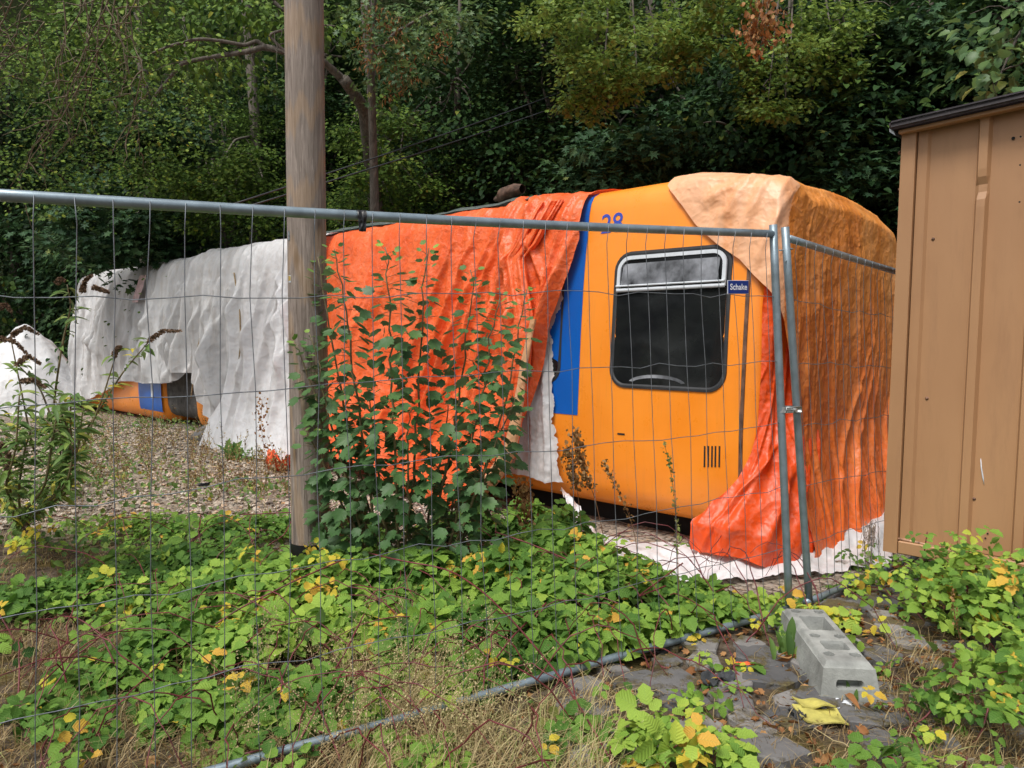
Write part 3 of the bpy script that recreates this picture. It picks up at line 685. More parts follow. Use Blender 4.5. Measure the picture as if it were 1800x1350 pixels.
def tarp_roll():
    # bleached lining turned outwards along the lower hem
    pts = [sidept(x, y, .3) for x, y in ((938, 560), (925, 640), (917, 720), (908, 790), (880, 838), (850, 872), (822, 890))]
    P = np.array([S(a, z, .30 + .03 * k) for k, (a, z) in enumerate(pts)]); t = np.linspace(0, len(P) - 1, 60)
    P = np.stack([np.interp(t, range(len(P)), P[:, i]) for i in range(3)], 1)
    g = G(); th = np.linspace(-.4, 3.6, 14); rr = (.04 + .08 * sstep(np.linspace(0, 1, 60), 0, .8))[:, None]
    up = np.array([0, 0, 1.]); X = P[:, None] + (rr * np.cos(th))[..., None] * (TD * .8 + up * .2) * 1.0 - (rr * np.sin(th))[..., None] * TN * .6
    X += .01 * fbm(np.arange(60)[:, None] * .4 + 0 * th, th[None] * 2 + 0 * rr, 5)[..., None] * TD
    g.grid(X); tag(g.build('tarpaulin_hem', M['t_tan'], origin=P[0]), 'bleached tan rolled hem hanging at the right edge of the bright orange tarpaulin', 'tarpaulin hem')
tarp_roll()
def front_surface(H, Q, off, soft):
    """H: <0 along the near side, >0 across the end; Q: arc length down from the roof shoulder (negative runs in over the roof)"""
    pts = PROF[2:12]; I0 = pts[0, 0]; seg = np.concatenate([[0], np.cumsum(np.linalg.norm(np.diff(pts, axis=0), axis=1))])
    Is = np.where(Q < 0, I0 - Q, np.interp(Q, seg, pts[:, 0])); Zs = np.interp(Q, seg, pts[:, 1]); Zs = np.where(Q > seg[-1], .7 - (Q - seg[-1]), Zs)
    Is = np.where(Q > seg[-1], 0, Is)
    r = .14; If = np.where(Q < 0, -Q, r - np.sqrt(np.maximum(0, r * r - np.clip(r - Q, 0, r) ** 2)) * 0 - r * np.clip(Q / r, 0, 1) * 0)
    If = np.where(Q < 0, -Q + .1, .1 * (1 - sstep(Q, 0, .18)))
    a = If + soft * np.log1p(np.exp(np.clip(-H / soft, -40, 40)))
    span = np.maximum(WID - 2 * Is, .2); hp = soft * np.log1p(np.exp(np.clip(H / soft, -40, 40)))
    b = Is + hp * (span / 3.0)
    zr = 2.83 + .11 * np.sin(PI * np.clip(b / WID, 0, 1))
    Zf = np.where(Q < 0, zr + .02, zr - Q)
    wf = sstep(H, -.1, .45); z = Zs * (1 - wf) + Zf * wf
    rz = roofz(np.clip(b, .02, WID - .02)); z = np.where(Q < 0, np.where(H > 0, zr + (rz - zr) * sstep(-Q, 0, .7), rz), z)
    return a, b - 0, z
def tarp_front():
    qs = np.concatenate([np.linspace(-.9, 0, 16)[:-1], np.linspace(0, 3.36, 230)]); nh = 300
    # left edge of the upper sheet (in H) by arc length
    seg = np.concatenate([[0], np.cumsum(np.linalg.norm(np.diff(PROF[2:12], axis=0), axis=1))])
    def q_of_z(z): return float(np.interp(-z, -PROF[2:12, 1], seg)) if z > .7 else seg[-1] + .7 - z
    ed = []
    for px, py in ((1165, 332), (1190, 362), (1215, 396), (1250, 428), (1290, 457), (1318, 487), (1343, 512)):
        a, z = sidept(px, py, .03); ed.append((q_of_z(z), -a))
    ed += [(ed[-1][0] + .12, .12), (ed[-1][0] + .35, .26), (ed[-1][0] + .7, .42), (ed[-1][0] + 1.1, .36), (3.3, .25)]
    ed = sorted(ed); eq = [e[0] for e in ed]; eh = [e[1] for e in ed]
    Q, U = np.meshgrid(qs, np.linspace(0, 1, nh), indexing='ij'); hl = np.interp(qs, eq, eh)[:, None]
    hl = np.where(qs[:, None] < 0, -1.0 + .0 * qs[:, None], hl)
    H = hl + (3.25 - hl) * U ** .9
    a, b, z = front_surface(H, Q, 0, .09)
    P = T(a - .05, b, z)
    fl = .25 * np.clip((Q - 2.2) / 1.0, 0, 1) ** 1.5 * sstep(H, -.1, .3)
    P = P - fl[..., None] * TD
    n = -normals(P); 
    c = P.reshape(-1, 3).mean(0); out = np.sign(np.sum(n * (P - T(1.5, 1.5, 1.2)), -1)).mean(); n = n * (1 if out > 0 else -1)
    r = np.random.default_rng(5); F_ = []
    for k in range(15):
        h0 = .35 + k * .19 + r.uniform(-.06, .06); F_.append((h0, r.uniform(.1, .9), h0 + r.uniform(-.25, .2), r.uniform(3.2, 3.9), r.uniform(.02, .04), r.uniform(.03, .07), r.uniform(.006, .017)))
    for k in range(7):
        F_.append((r.uniform(-.15, .1), r.uniform(-.1, .3), -1.1 + k * .17, .1 + k * .24, .03, .06, .025))
    F_ += [(2.1 + .22 * k + r.uniform(-.2, .2), 1.1 + .2 * k + r.uniform(-.3, .5), .3 + .36 * k + r.uniform(-.15, .15), 3.9, .02, .04 + .05 * r.random(), .015 + .045 * r.random()) for k in range(8)]
    top = sstep(Q, .0, .5)
    d = folds(H, Q, F_) * (.25 + .75 * top) + .05 * top * fbm(H * 1.2, Q * .7, 14, 3) + .009 * ridge(H * 2.6 + 1.1 * fbm(H * 1.3, Q * 1.5, 7), Q * 1.7 + 1.1 * fbm(H * 1.5, Q * 1.2, 9), 16) * (.4 + .6 * top) + .004 * ridge(H * 10 + fbm(H * 4, Q * 4, 2), Q * 7, 18)
    P = P + n * (d + .03)[..., None]
    Pz = P[..., 2]; P[..., 2] = np.maximum(Pz, -.38)
    sp = 1.0
    g = G(); k = nh
    root = empty('tarpaulin', T(0, 0, 0), 'faded orange tarpaulin over the coach end, bleached pale on the roof corner', 'tarpaulin', 'tarpaulins over the train')
    # bleached part: the roof corner and near side, ochre part: the end face
    cut = H[:-1, :-1] < (.10 + .05 * fbm(Q[:-1, :-1] * 2, H[:-1, :-1], 3))
    g.grid(P - 0, mask=cut); part(g, 'bleached_corner', M['t_pale'], root)
    g = G(); g.grid(P - 0, mask=~cut); part(g, 'end_sheet', M['t_front'], root)
    # lower red sheet
    qs = np.linspace(1.0, 3.42, 150); nh = 220; Q, U = np.meshgrid(qs, np.linspace(0, 1, nh), indexing='ij')
    zl = [2.2, 1.95, 1.5, 1.0, .5, .3, .1, -.05, -.16, -.22]; hlz = [.0, -.03, -.06, -.04, -.05, -.09, -.16, -.25, -.34, -.42]
    zq = 2.95 - qs * 1.0
    hl = np.interp(-zq, [-v for v in zl], hlz)[:, None]; H = hl + (1.6 - hl) * U
    a, b, z = front_surface(H, Q, 0, .09)
    fl = .12 + .42 * np.clip((Q - 2.3) / .9, 0, 1) ** 1.4
    low = np.clip((Q - 2.3) / .9, 0, 1) ** 1.5
    P = T(a - .02 - fl * .45 * sstep(H, -.2, .3), b - .03 - fl * .75 * sstep(H, .45, -.15) * low, z)
    n = -normals(P); out = np.sign(np.sum(n * (P - T(1.5, 1.5, 1.2)), -1)).mean(); n = n * (1 if out > 0 else -1)
    F_ = [(.55 - .13 * k + r.uniform(-.06, .06), 1.0 + r.uniform(0, .9), .30 - .16 * k + r.uniform(-.08, .08), 3.6, .02, .04 + .04 * r.random(), .02 + .04 * r.random()) for k in range(7)]
    F_ += [(1.2 - .15 * k, 1.6, .5 - .2 * k, 3.2, .05, .07, .05) for k in range(4)]
    F_ += [(.45 - .09 * k + r.uniform(-.05, .05), 1.5 + r.uniform(0, .8), .05 - .14 * k + r.uniform(-.08, .08), 3.6, .012, .02 + .02 * r.random(), .01 + .025 * r.random()) for k in range(8)]
    d = folds(H, Q, F_) + .02 * fbm(H * 3 + Q * 1.2, Q * .8, 26, 3) + .004 * ridge(H * 12, Q * 7, 28)
    P = P + n * (d - .01 - .10 * sstep(H, .05, .25) * sstep(z, .5, .9))[..., None]; P[..., 2] = np.maximum(P[..., 2], -.36 + .01 * fbm(H * 8, Q * 8, 3))
    g = G(); g.grid(P); o = g.build('tarpaulin', M['t_red'], origin=P[0, 0]); tag(o, 'red orange tarpaulin spilling from the coach corner to the ground behind the fence posts', 'tarpaulin', 'tarpaulins over the train')
tarp_front()
def tarp_whites():
    r = np.random.default_rng(8)
    def fld(seed, a0, a1, n, amp):
        rr = np.random.default_rng(seed); F_ = []
        for k in range(n):
            a = rr.uniform(a0, a1); F_.append((a, rr.uniform(2.2, 2.9), a + rr.uniform(-.8, .8), rr.uniform(-.2, .9), rr.uniform(.025, .06), rr.uniform(.05, .12), rr.uniform(.4, 1) * amp))
        return lambda A, Z: folds(A, Z, F_) + .06 * fbm(A * .9, Z * .8, seed, 3) + .022 * ridge(A * 3 + .5 * Z + fbm(A, Z, 3), Z * .5, seed + 1) + .008 * ridge(A * 7, Z * 6, seed + 2) + .04
    def edge(pts, **k):
        e = sorted([sidept(px, py, .1) for px, py in pts]); aa = [q[0] for q in e]; zz = [q[1] for q in e]
        return lambda a: np.interp(a, aa, zz)
    gname = 'tarpaulins over the train'
    side_drape('tarpaulin', M['t_white'], 'dirty white sheet over the far coach with a pink patch near its top', zrows(3.2, .4, 110), lambda z: 10.6, lambda z: 16.95 + .03 * z,
               .05, fld(31, 10.6, 16.9, 48, .11), .12, 260, group=gname, zb=edge([(136, 722), (160, 705), (185, 692), (228, 664), (250, 673), (290, 674), (312, 672), (328, 655), (345, 655)]))
    side_drape('tarpaulin', M['t_white'], 'greyish white sheet with long hanging folds, left of the roped sheet', zrows(3.2, .3, 110), lambda z: 8.35 + .1 * (2.6 - z), lambda z: 11.1,
               .16, fld(32, 8.8, 11.1, 22, .13), .18, 180, group=gname, zb=edge([(330, 650), (352, 655), (368, 690), (385, 725), (410, 752), (440, 752)]))
    side_drape('tarpaulin', M['t_white2'], 'white roped sheet reaching the gravel just left of the timber pole', zrows(3.2, -.2, 120), lambda z: 6.35 - .25 * sstep(z, 1.0, -.2), lambda z: 8.55 + .35 * sstep(z, 1.2, -.2),
               .2, fld(33, 6.6, 9, 22, .12), .4, 180, group=gname, zb=lambda a: np.full_like(np.asarray(a, float), -.2))
    # blue/green gap strips and roof sheets
    A, B = np.meshgrid(np.linspace(2.6, 11, 70), np.linspace(.25, 1.4, 12)); Z = roofz(B) + .045 + .03 * fbm(A * 2, B * 3, 4) + .02 * ridge(A * 4, B * 2, 5)
    g = G(); g.grid(T(A, B, Z + .04)); tag(g.build('tarpaulin', M['t_green'], origin=T(2.6, .3, 3)), 'grey green sheet lying along the top of the coach roof', 'tarpaulin', gname)
    # ragged white sheet below the blue panel
    eR = pxedge([(985, 540), (968, 590), (974, 640), (974, 700), (978, 760), (988, 810), (1000, 850), (1004, 870)], .03)
    def fw(A, Z): return folds(A, Z, [(2.4 + .16 * k, 1.8, 2.2 + .2 * k, -.1, .03, .05, .03) for k in range(7)]) + .02 * ridge(A * 7, Z * 2, 41) + .01 * ridge(A * 16, Z * 9, 3)
    side_drape('tarpaulin', M['t_white'], 'ragged white sheet hanging between the blue panel and the bright orange tarpaulin', list(np.linspace(2.0, .02, 140)), lambda z: eR(z) + .05 * float(ridge(z * 9, 0., 3)) + .025 * float(fbm(z * 45, 0., 5)), lambda z: 3.9,
               .015, fw, .1, 120, group=gname, zb=lambda a: .06 + .05 * fbm(a * 6, a * 0, 3))
    # white sheet lying on the ground along the coach
    top = [(990, 858), (1020, 878), (1060, 908), (1110, 935), (1190, 960), (1250, 955), (1310, 945), (1370, 925), (1440, 905), (1500, 890), (1565, 885)]
    bot = [(1000, 905), (1030, 930), (1065, 968), (1120, 1008), (1190, 1024), (1250, 1022), (1320, 1016), (1380, 1012), (1440, 1008), (1500, 1000), (1570, 990)]
    def gpt(px, py, z=-.31):
        d = at(px, py, 1.) - [0, 0, CAMH]; k = (z - CAMH) / d[2]; return d * k + [0, 0, CAMH]
    tt = np.linspace(0, 10, 150)
    A_ = np.array([gpt(*q) for q in top]); B_ = np.array([gpt(*q) for q in bot])
    lift = [.32, .25, .13, .06, 0, 0, 0, 0, 0, 0, 0]
    for k in range(4): A_[k] = T(sidept(*top[k], .1)[0], -.1, sidept(*top[k], .1)[1]); B_[k] = gpt(*bot[k], -.31 + lift[k])
    A_ = np.stack([np.interp(tt, range(11), A_[:, i]) for i in range(3)], 1); B_ = np.stack([np.interp(tt, range(11), B_[:, i]) for i in range(3)], 1)
    v = np.linspace(0, 1, 40)[:, None, None]; P = A_[None] * (1 - v) + B_[None] * v
    tz, vz = np.meshgrid(tt, np.linspace(0, 1, 40)); P[..., 2] += .09 * ridge(tz * 1.3 + vz * 1.5, vz * 2.6, 51) * np.sin(PI * np.clip(vz, .1, .9)) + .03 * fbm(tz * 3, vz * 7, 52) + .05 * np.sin(PI * vz)
    P[..., 1] += (.05 * fbm(tz * 4, vz, 53)) * vz
    P[..., 2] = np.maximum(P[..., 2], gz(P[..., 0], P[..., 1]) + .005)
    g = G(); g.grid(P); tag(g.build('tarpaulin', M['t_white2'], origin=P[0, 0]), 'white sheet lying crumpled on the ground below the orange coach end', 'tarpaulin', gname)
    # heaps at the far left
    for k, (c, rx, ry, h, lab) in enumerate((((-11.3, 17.2), 1.3, 1.2, 2.1, 'white sheet thrown over a pointed heap at the far left end of the train'), ((-13.2, 17.6), 1.9, 1.3, 1.35, 'low white sheet slope behind the dark flower spikes, leftmost of the sheets'))):
        X, Y = np.meshgrid(np.linspace(-1, 1, 70), np.linspace(-1, 1, 60)); R_ = np.hypot(X, Y)
        Zz = h * np.clip(1 - R_ * (1 + .12 * fbm(X * 3, Y * 3, k)), 0, 1) ** (.75 if k else .6) + .08 * ridge(X * 3, Y * 3, 60 + k)
        Pw = np.stack([c[0] + X * rx, c[1] + Y * ry, gz(c[0] + X * rx, c[1] + Y * ry) + Zz - .04], -1)
        g = G(); g.grid(Pw); tag(g.build('tarpaulin', M['t_white2'], origin=[c[0], c[1], 0]), lab, 'tarpaulin', gname)
tarp_whites()
# ================================================================== FENCE
FA = np.array([-1.61, 2.33]); FB = np.array([1.38, 3.9])
def plane_pt(px, py, A, B):
    d = at(px, py, 1.) - [0, 0, CAMH]; n = np.array([B[1] - A[1], -(B[0] - A[0])]); k = (n @ A) / (n @ d[:2]); return d * k + [0, 0, CAMH]
HF = [.0, .154, .32, .49, .663, .833, 1.0]
def fence_panel(label, TL, TR, BL, BR, nv, seed, post_l, post_r):
    """corner points of the wire field (rail centre lines)"""
    r = np.random.default_rng(seed)
    root = empty('mesh_fence', BL, label, 'fence', 'temporary mesh fence panels')
    def q(u, v):
        u = np.asarray(u, float)[..., None]; v = np.asarray(v, float)[..., None]
        return (TL * (1 - u) + TR * u) * (1 - v) + (BL * (1 - u) + BR * u) * v
    nrm = np.cross(TR - TL, BL - TL); nrm /= np.linalg.norm(nrm)
    if nrm[1] > 0: nrm = -nrm                                  # towards the viewer
    uu = np.linspace(0, 1, 14)
    g = G(); P = q(uu, uu * 0); P[:, 2] -= .012 * np.sin(PI * uu); g.tube(P, .0195, 14); part(g, 'top_rail', M['steel'], root)
    g = G(); P = q(uu, uu * 0 + 1); P[:, 2] += .01 * fbm(uu * 4, uu, seed); g.tube(P, .019, 14); part(g, 'bottom_rail', M['steel'], root)
    for (a, b) in (post_l, post_r):
        g = G(); t = np.linspace(0, 1, 9)[:, None]; g.tube(a * (1 - t) + b * t, .0205, 16); part(g, 'post', M['steel'], root)
    # wire mesh: verticals stand in front of the horizontals, both a little bent
    g = G(); us = (np.arange(nv) + .5) / nv; hj = r.normal(0, .0045, (nv, len(HF)))
    for i, u in enumerate(us):
        vs = np.interp(np.linspace(0, 6, 25), range(7), HF); du = np.interp(np.linspace(0, 6, 25), range(7), hj[i]) * (vs > .02)
        P = q(u + du / 3.4 + .0 * vs, vs * .995 + .002) + nrm * (.0035 + .003 * np.sin(vs * 14 + i))[:, None]
        P[0] = q(u, 0.0) + nrm * .021; P[-1] = q(u, 1.0) + nrm * .019
        g.tube(P, .00175, 5)
    for j, h in enumerate(HF[1:-1]):
        k = nv * 2 + 1; u = np.linspace(0, 1, k); v = h + .0035 * np.interp(u * nv, np.arange(nv + 1), r.normal(0, 1, nv + 1)) + .006 * np.sin(u * 7 + j)
        P = q(u, v); g.tube(P, .0019, 5)
    part(g, 'wire_mesh', M['wire'], root); return root, q, nrm
def fences():
    TL = plane_pt(0, 342, FA, FB); TR = plane_pt(1357, 411, FA, FB); BL = plane_pt(0, 1458, FA, FB); BR = plane_pt(1385, 1072, FA, FB)
    e = .055; TL2 = TL + (TL - TR) * e; BL2 = BL + (BL - BR) * e
    pr = (plane_pt(1359, 395, FA, FB), plane_pt(1388, 1085, FA, FB))
    up = TL2 - BL2
    r1, q1, n1 = fence_panel('long mesh fence panel crossing the view, from the left edge to the block', TL2, TR, BL2, BR, 32, 3, (TL2 + up * .04, BL2 - up * .02), pr)
    C = np.array([1.478, 3.93]); dr = np.array([.735, .678]); D = C + dr * 3.4
    tl = plane_pt(1386, 419, C, D); tr1 = plane_pt(1567, 472, C, D); bl = plane_pt(1416, 1060, C, D); br1 = plane_pt(1540, 1008, C, D)
    L = 3.38
    def ext(a, b): d = b - a; return a + d / np.linalg.norm(d[:2]) * L
    tr, br = ext(tl, tr1), ext(bl, br1)
    r2, q2, n2 = fence_panel('second mesh fence panel running back between the tarpaulined coach end and the brown shed', tl, tr, bl, br, 31, 9, (plane_pt(1380, 399, C, D), plane_pt(1424, 1085, C, D)), (tr + (tr - br) * .03, br))
    # clamp between the posts
    a = plane_pt(1374, 720, FA, FB); b = plane_pt(1401, 719, C, D); c = (a + b) / 2 - n1 * 0; fwd = norm(np.cross(b - a, np.array([0, 0, 1.])))
    if fwd[1] > 0: fwd = -fwd
    ax = [norm(b - a), fwd, np.cross(norm(b - a), fwd)]
    root = empty('fence_clamp', c, 'galvanised bolted clamp holding the two fence posts together', 'clamp')
    g = G(); g.box(c + fwd * .026, (.062, .005, .017), ax, bev=.003); g.box(c - fwd * .026, (.062, .005, .017), ax, bev=.003); part(g, 'clamp_plate', M['alu2'], root)
    g = G(); g.tube([c + fwd * .026, c + fwd * .047], .011, 6); part(g, 'bolt', M['alu2'], root, smooth=False)
    g = G()
    for p in (a, b):
        t = np.linspace(0, 2 * PI, 15); Pp = p + .0245 * (np.cos(t)[:, None] * ax[0] + np.sin(t)[:, None] * ax[1])
        g.grid(np.stack([Pp + ax[2] * .015, Pp - ax[2] * .015]))
    part(g, 'collar', M['alu2'], root)
    # upper hook
    p = plane_pt(1385, 438, C, D); q_ = plane_pt(1366, 441, FA, FB); g = G()
    t = np.linspace(0, 2 * PI, 20); g.tube(p + .0235 * (np.cos(t)[:, None] * ax[0] + np.sin(t)[:, None] * ax[1]), .0035, 6)
    g.tube([p + fwd * .024 + ax[0] * .01, (p + q_) / 2 + fwd * .028, q_ + fwd * .024, q_ - ax[0] * .01 + fwd * .023], .0035, 6)
    s = (p + q_) / 2 + fwd * .028; g.tube([s, s - [0, 0, .03], s - [0, 0, .055], s - [0, 0, .066] - ax[0] * .012], .003, 6)
    tag(g.build('fence_hook', M['steel'], origin=p), 'bent wire hook looped round the tops of the fence posts', 'hook')
    # sign
    c = plane_pt(1294.5, 505, FA, FB) + n1 * .012; ex = norm(TR - TL); ez = np.array([0, 0, 1.]); s0 = plane_pt(1277, 505, FA, FB); s1 = plane_pt(1312, 505, FA, FB); hw = np.linalg.norm(s1 - s0) / 2
    root = empty('fence_sign', c, 'small blue sign with white lettering fixed to the fence wires', 'sign')
    ax = [ex, n1, np.cross(ex, n1)]
    g = G(); g.box(c - n1 * .0015, (hw + .0025, .0015, hw * .47 + .0025), ax); part(g, 'sign_edge', M['signw'], root, smooth=False)
    g = G(); g.box(c + n1 * .0012, (hw, .0015, hw * .47), ax); part(g, 'sign_plate', M['sign'], root, smooth=False)
    text_mesh('Schake', hw * .62, M['signw'], 'sign_lettering', lambda x, y: c + n1 * .0035 + np.asarray(x)[:, None] * ex + np.asarray(y)[:, None] * ax[2] * (1 if ax[2][2] > 0 else -1), root, c, .0009)
    # tape rags on panel one
    def rag(px, py, w_, h_, lab, seed, curl=True):
        c = plane_pt(px, py, FA, FB) + n1 * .024; U, V = np.meshgrid(np.linspace(-1, 1, 16), np.linspace(0, 1, 16))
        P = c + U[..., None] * ex * w_ * (1 - .2 * V[..., None]) - V[..., None] * np.array([0, 0, h_]) + n1 * (.008 * ridge(U * 2, V * 2, seed) + .004)[..., None]
        g = G(); g.grid(P); P2 = P[:1].repeat(6, 0); a = np.linspace(0, 2.6, 6)[:, None, None]
        P2 = P[:1] + n1 * (.0 - .022 * (1 - np.cos(a))) + np.array([0, 0, 1.]) * .022 * np.sin(a)
        if curl: g.grid(P2)
        tag(g.build('tape_scrap', M['tape'], origin=c), lab, 'tape')
    rag(633, 380, .017, .062, 'black tape scrap hanging off the top rail beside the pole', 3)
    rag(357, 846, .022, .012, 'black tape scrap stuck on a lower wire of the left fence part', 5, False)
M['alu2'] = plain('bright zinc', (.48, .5, .5), .35, .6, .15, 30)
fences()
# ================================================================== CONCRETE FOOT
def foot_block():
    f0 = np.array([1.29, 3.0]); ax_d = norm(at(1400, 1090, 3.75)[:2] - at(1490, 1225, 3.0)[:2]); L = .66; Wd = .128
    a0 = at(1492, 1222, 3.05); base = np.array([a0[0], a0[1]]); fw = ax_d; sw = np.array([fw[1], -fw[0]])
    z0 = float(gz(*base)) + .025; H = .15
    def pt(u, v, z): return np.array([*(base + fw * u + sw * v), z0 + z])
    # outline of the top face with holes, walls tapering; made from a height field with carved pockets
    nu, nv = 220, 84; U, V = np.meshgrid(np.linspace(0, L, nu), np.linspace(-1, 1, nv), indexing='ij')
    def sd_box(u, v, cu, cv, hu, hv, r): 
        x = np.abs(u - cu) - hu + r; y = np.abs(v - cv) - hv + r
        return np.hypot(np.maximum(x, 0), np.maximum(y, 0)) + np.minimum(np.maximum(x, y), 0) - r
    Vm = V * (Wd - .022)
    Z = np.full_like(U, H)
    holes = [sd_box(U, Vm, .19, 0, .045, .052, .01), sd_box(U, Vm, .45, 0, .085, .058, .01)]
    for h in holes: Z -= .085 * sstep(-h, -.002, .006)
    for cu, cv in ((.095, -.055), (.095, .055), (.295, -.055), (.295, .055), (.6, -.055), (.6, .055)):
        Z -= .07 * sstep(-(np.hypot(U - cu, Vm - cv) - .022), -.001, .004)
    edge = np.minimum(np.minimum(U, L - U), (1 - np.abs(V)) * Wd); Z -= .022 * (1 - sstep(edge, 0, .03)) ** 1.5
    Z += .0015 * fbm(U * 60, Vm * 60, 4)
    X = np.array([*base])[None, None] + (U + .0)[..., None] * fw + Vm[..., None] * sw
    root = empty('concrete_block', [*base, z0], 'grey cast concrete fence foot with recesses, lying on the slates', 'block')
    g = G(); g.grid(np.concatenate([X, (z0 + Z)[..., None]], -1))
    # side skirts: loft from top edge to base, with a hand slot in the near end
    def wall(top, bot, n=24, slot=None):
        t = np.linspace(0, 1, n)[:, None, None]; P = top[None] * (1 - t) + bot[None] * t
        if slot is not None: P = P + slot(t[..., 0], np.linspace(-1, 1, top.shape[0])[None])[..., None] * np.array([*fw, 0])
        g.grid(P)
    Tp = np.concatenate([X, (z0 + Z)[..., None]], -1)
    def dn(P, out, d=.024): Q = P.copy(); Q[:, :2] += np.asarray(out) * d; Q[:, 2] = z0 - .02; return Q
    near = Tp[0]; nb = dn(near, -fw, .03); nb[:, :2] += (np.linspace(-1, 1, nv)[:, None]) * sw * .022
    def slot(t, s): return .05 * sstep(-sd_box(t * .15, s * .13, .066, 0, .019, .062, .014), -.001, .006)
    wall(near, nb, 50, slot)
    far = Tp[-1]; fb = dn(far, fw, .03); fb[:, :2] += (np.linspace(-1, 1, nv)[:, None]) * sw * .022; wall(far, fb)
    lu = np.linspace(-1, 1, nu)[:, None]
    s1 = Tp[:, 0]; b1 = dn(s1, -sw, .022); b1[:, :2] += lu * fw * .03; wall(s1, b1)
    s2 = Tp[:, -1]; b2 = dn(s2, sw, .022); b2[:, :2] += lu * fw * .03; wall(s2, b2)
    part(g, 'casting', M['concrete'], root, smooth=False)
    g = G()
    for k in range(2): pass
foot_block()
# ================================================================== POLE
def pole():
    Y = 5.1; b = at(546, 962, Y); t_ = at(533, -60, Y)
    b[2] = float(gz(b[0], b[1])) - .1; dirv = (t_ - at(545, 900, Y)); dirv /= dirv[2]
    r0, r1 = 33.5 / 1300 * Y, 32.5 / 1300 * Y
    root = empty('utility_pole', b, 'weathered grey brown timber pole standing behind the fence', 'pole')
    z = np.linspace(0, 7.2, 60)[:, None]; n = 48; th = np.arange(n + 1) * 2 * PI / n
    C = b + z * dirv; rr = r0 + (r1 - r0) * z / 4.5 * .9; rad = rr * (1 + .012 * fbm(np.cos(th) * 2 + 5, z * .5 + np.sin(th) * 2, 3) - .02 * np.maximum(0, ridge(th * 7 + .15 * z, z * .35, 6) - .62) * 3)
    P = C[:, None] + np.stack([rad * np.cos(th), rad * np.sin(th), 0 * rad], -1)
    g = G(); g.grid(P); g.add(np.vstack([P[-1][:-1], C[-1]]), np.array([[i, (i + 1) % n, n] for i in range(n)])); part(g, 'shaft', M['pole'], root)
    z = np.linspace(.0, .33, 24)[:, None]; C = b + z * dirv; rr = r0 + .006 + .005 * ridge(z * 9, th[None] * .7, 8) + .004 * sstep(z, .3, .1); P = C[:, None] + np.stack([rr * np.cos(th), rr * np.sin(th), 0 * rr], -1)
    P[0, :, :2] = P[1, :, :2]; g = G(); g.grid(P); part(g, 'black_wrap', M['tape'], root)
    def patch(px, py, w_, h_, mat, nm, o=.003):
        c = at(px, py, Y); ax0 = b + (c[2] - b[2]) * dirv; rr = r0 - (r0 - r1) * .4 + o
        s = np.clip((c[0] - ax0[0]) / rr, -.97, .97); t0 = -math.acos(s); T_ = np.linspace(t0 - w_ / rr, t0 + w_ / rr, 6); Zz = np.linspace(-h_, h_, 5)
        P = np.array([[ax0 + np.array([rr * math.cos(t), rr * math.sin(t), z]) for t in T_] for z in Zz]); g = G(); g.grid(P); part(g, nm, mat, root)
    patch(516, 492, .017, .024, M['alu'], 'tag_border', .001); patch(516, 491, .013, .016, M['tagy'], 'number_tag', .0035)
    patch(514, 417, .014, .03, M['lead'], 'metal_patch')
    # overhead service cables running on behind the pole
    for k, (p0, p1, lab) in enumerate((((400, 362, 9.), (1230, 62, 17.), 'upper of the two thin black cables slanting up behind the pole'), ((432, 364, 9.), (1250, 82, 17.), 'lower of the two thin black cables slanting up behind the pole'))):
        a, c = at(*p0), at(*p1); t = np.linspace(0, 1, 30)[:, None]; P = a * (1 - t) + c * t; P[:, 2] -= .12 * np.sin(PI * t[:, 0])
        g = G(); g.tube(P, .011, 6); tag(g.build('overhead_cable', M['cable'], origin=a), lab, 'cable', 'cables behind the pole')
M['tagy'] = plain('yellow tag', (.5, .36, .08), .5, 0, .2, 30); M['lead'] = plain('grey metal patch', (.25, .28, .3), .5, .3, .4, 40)
pole()
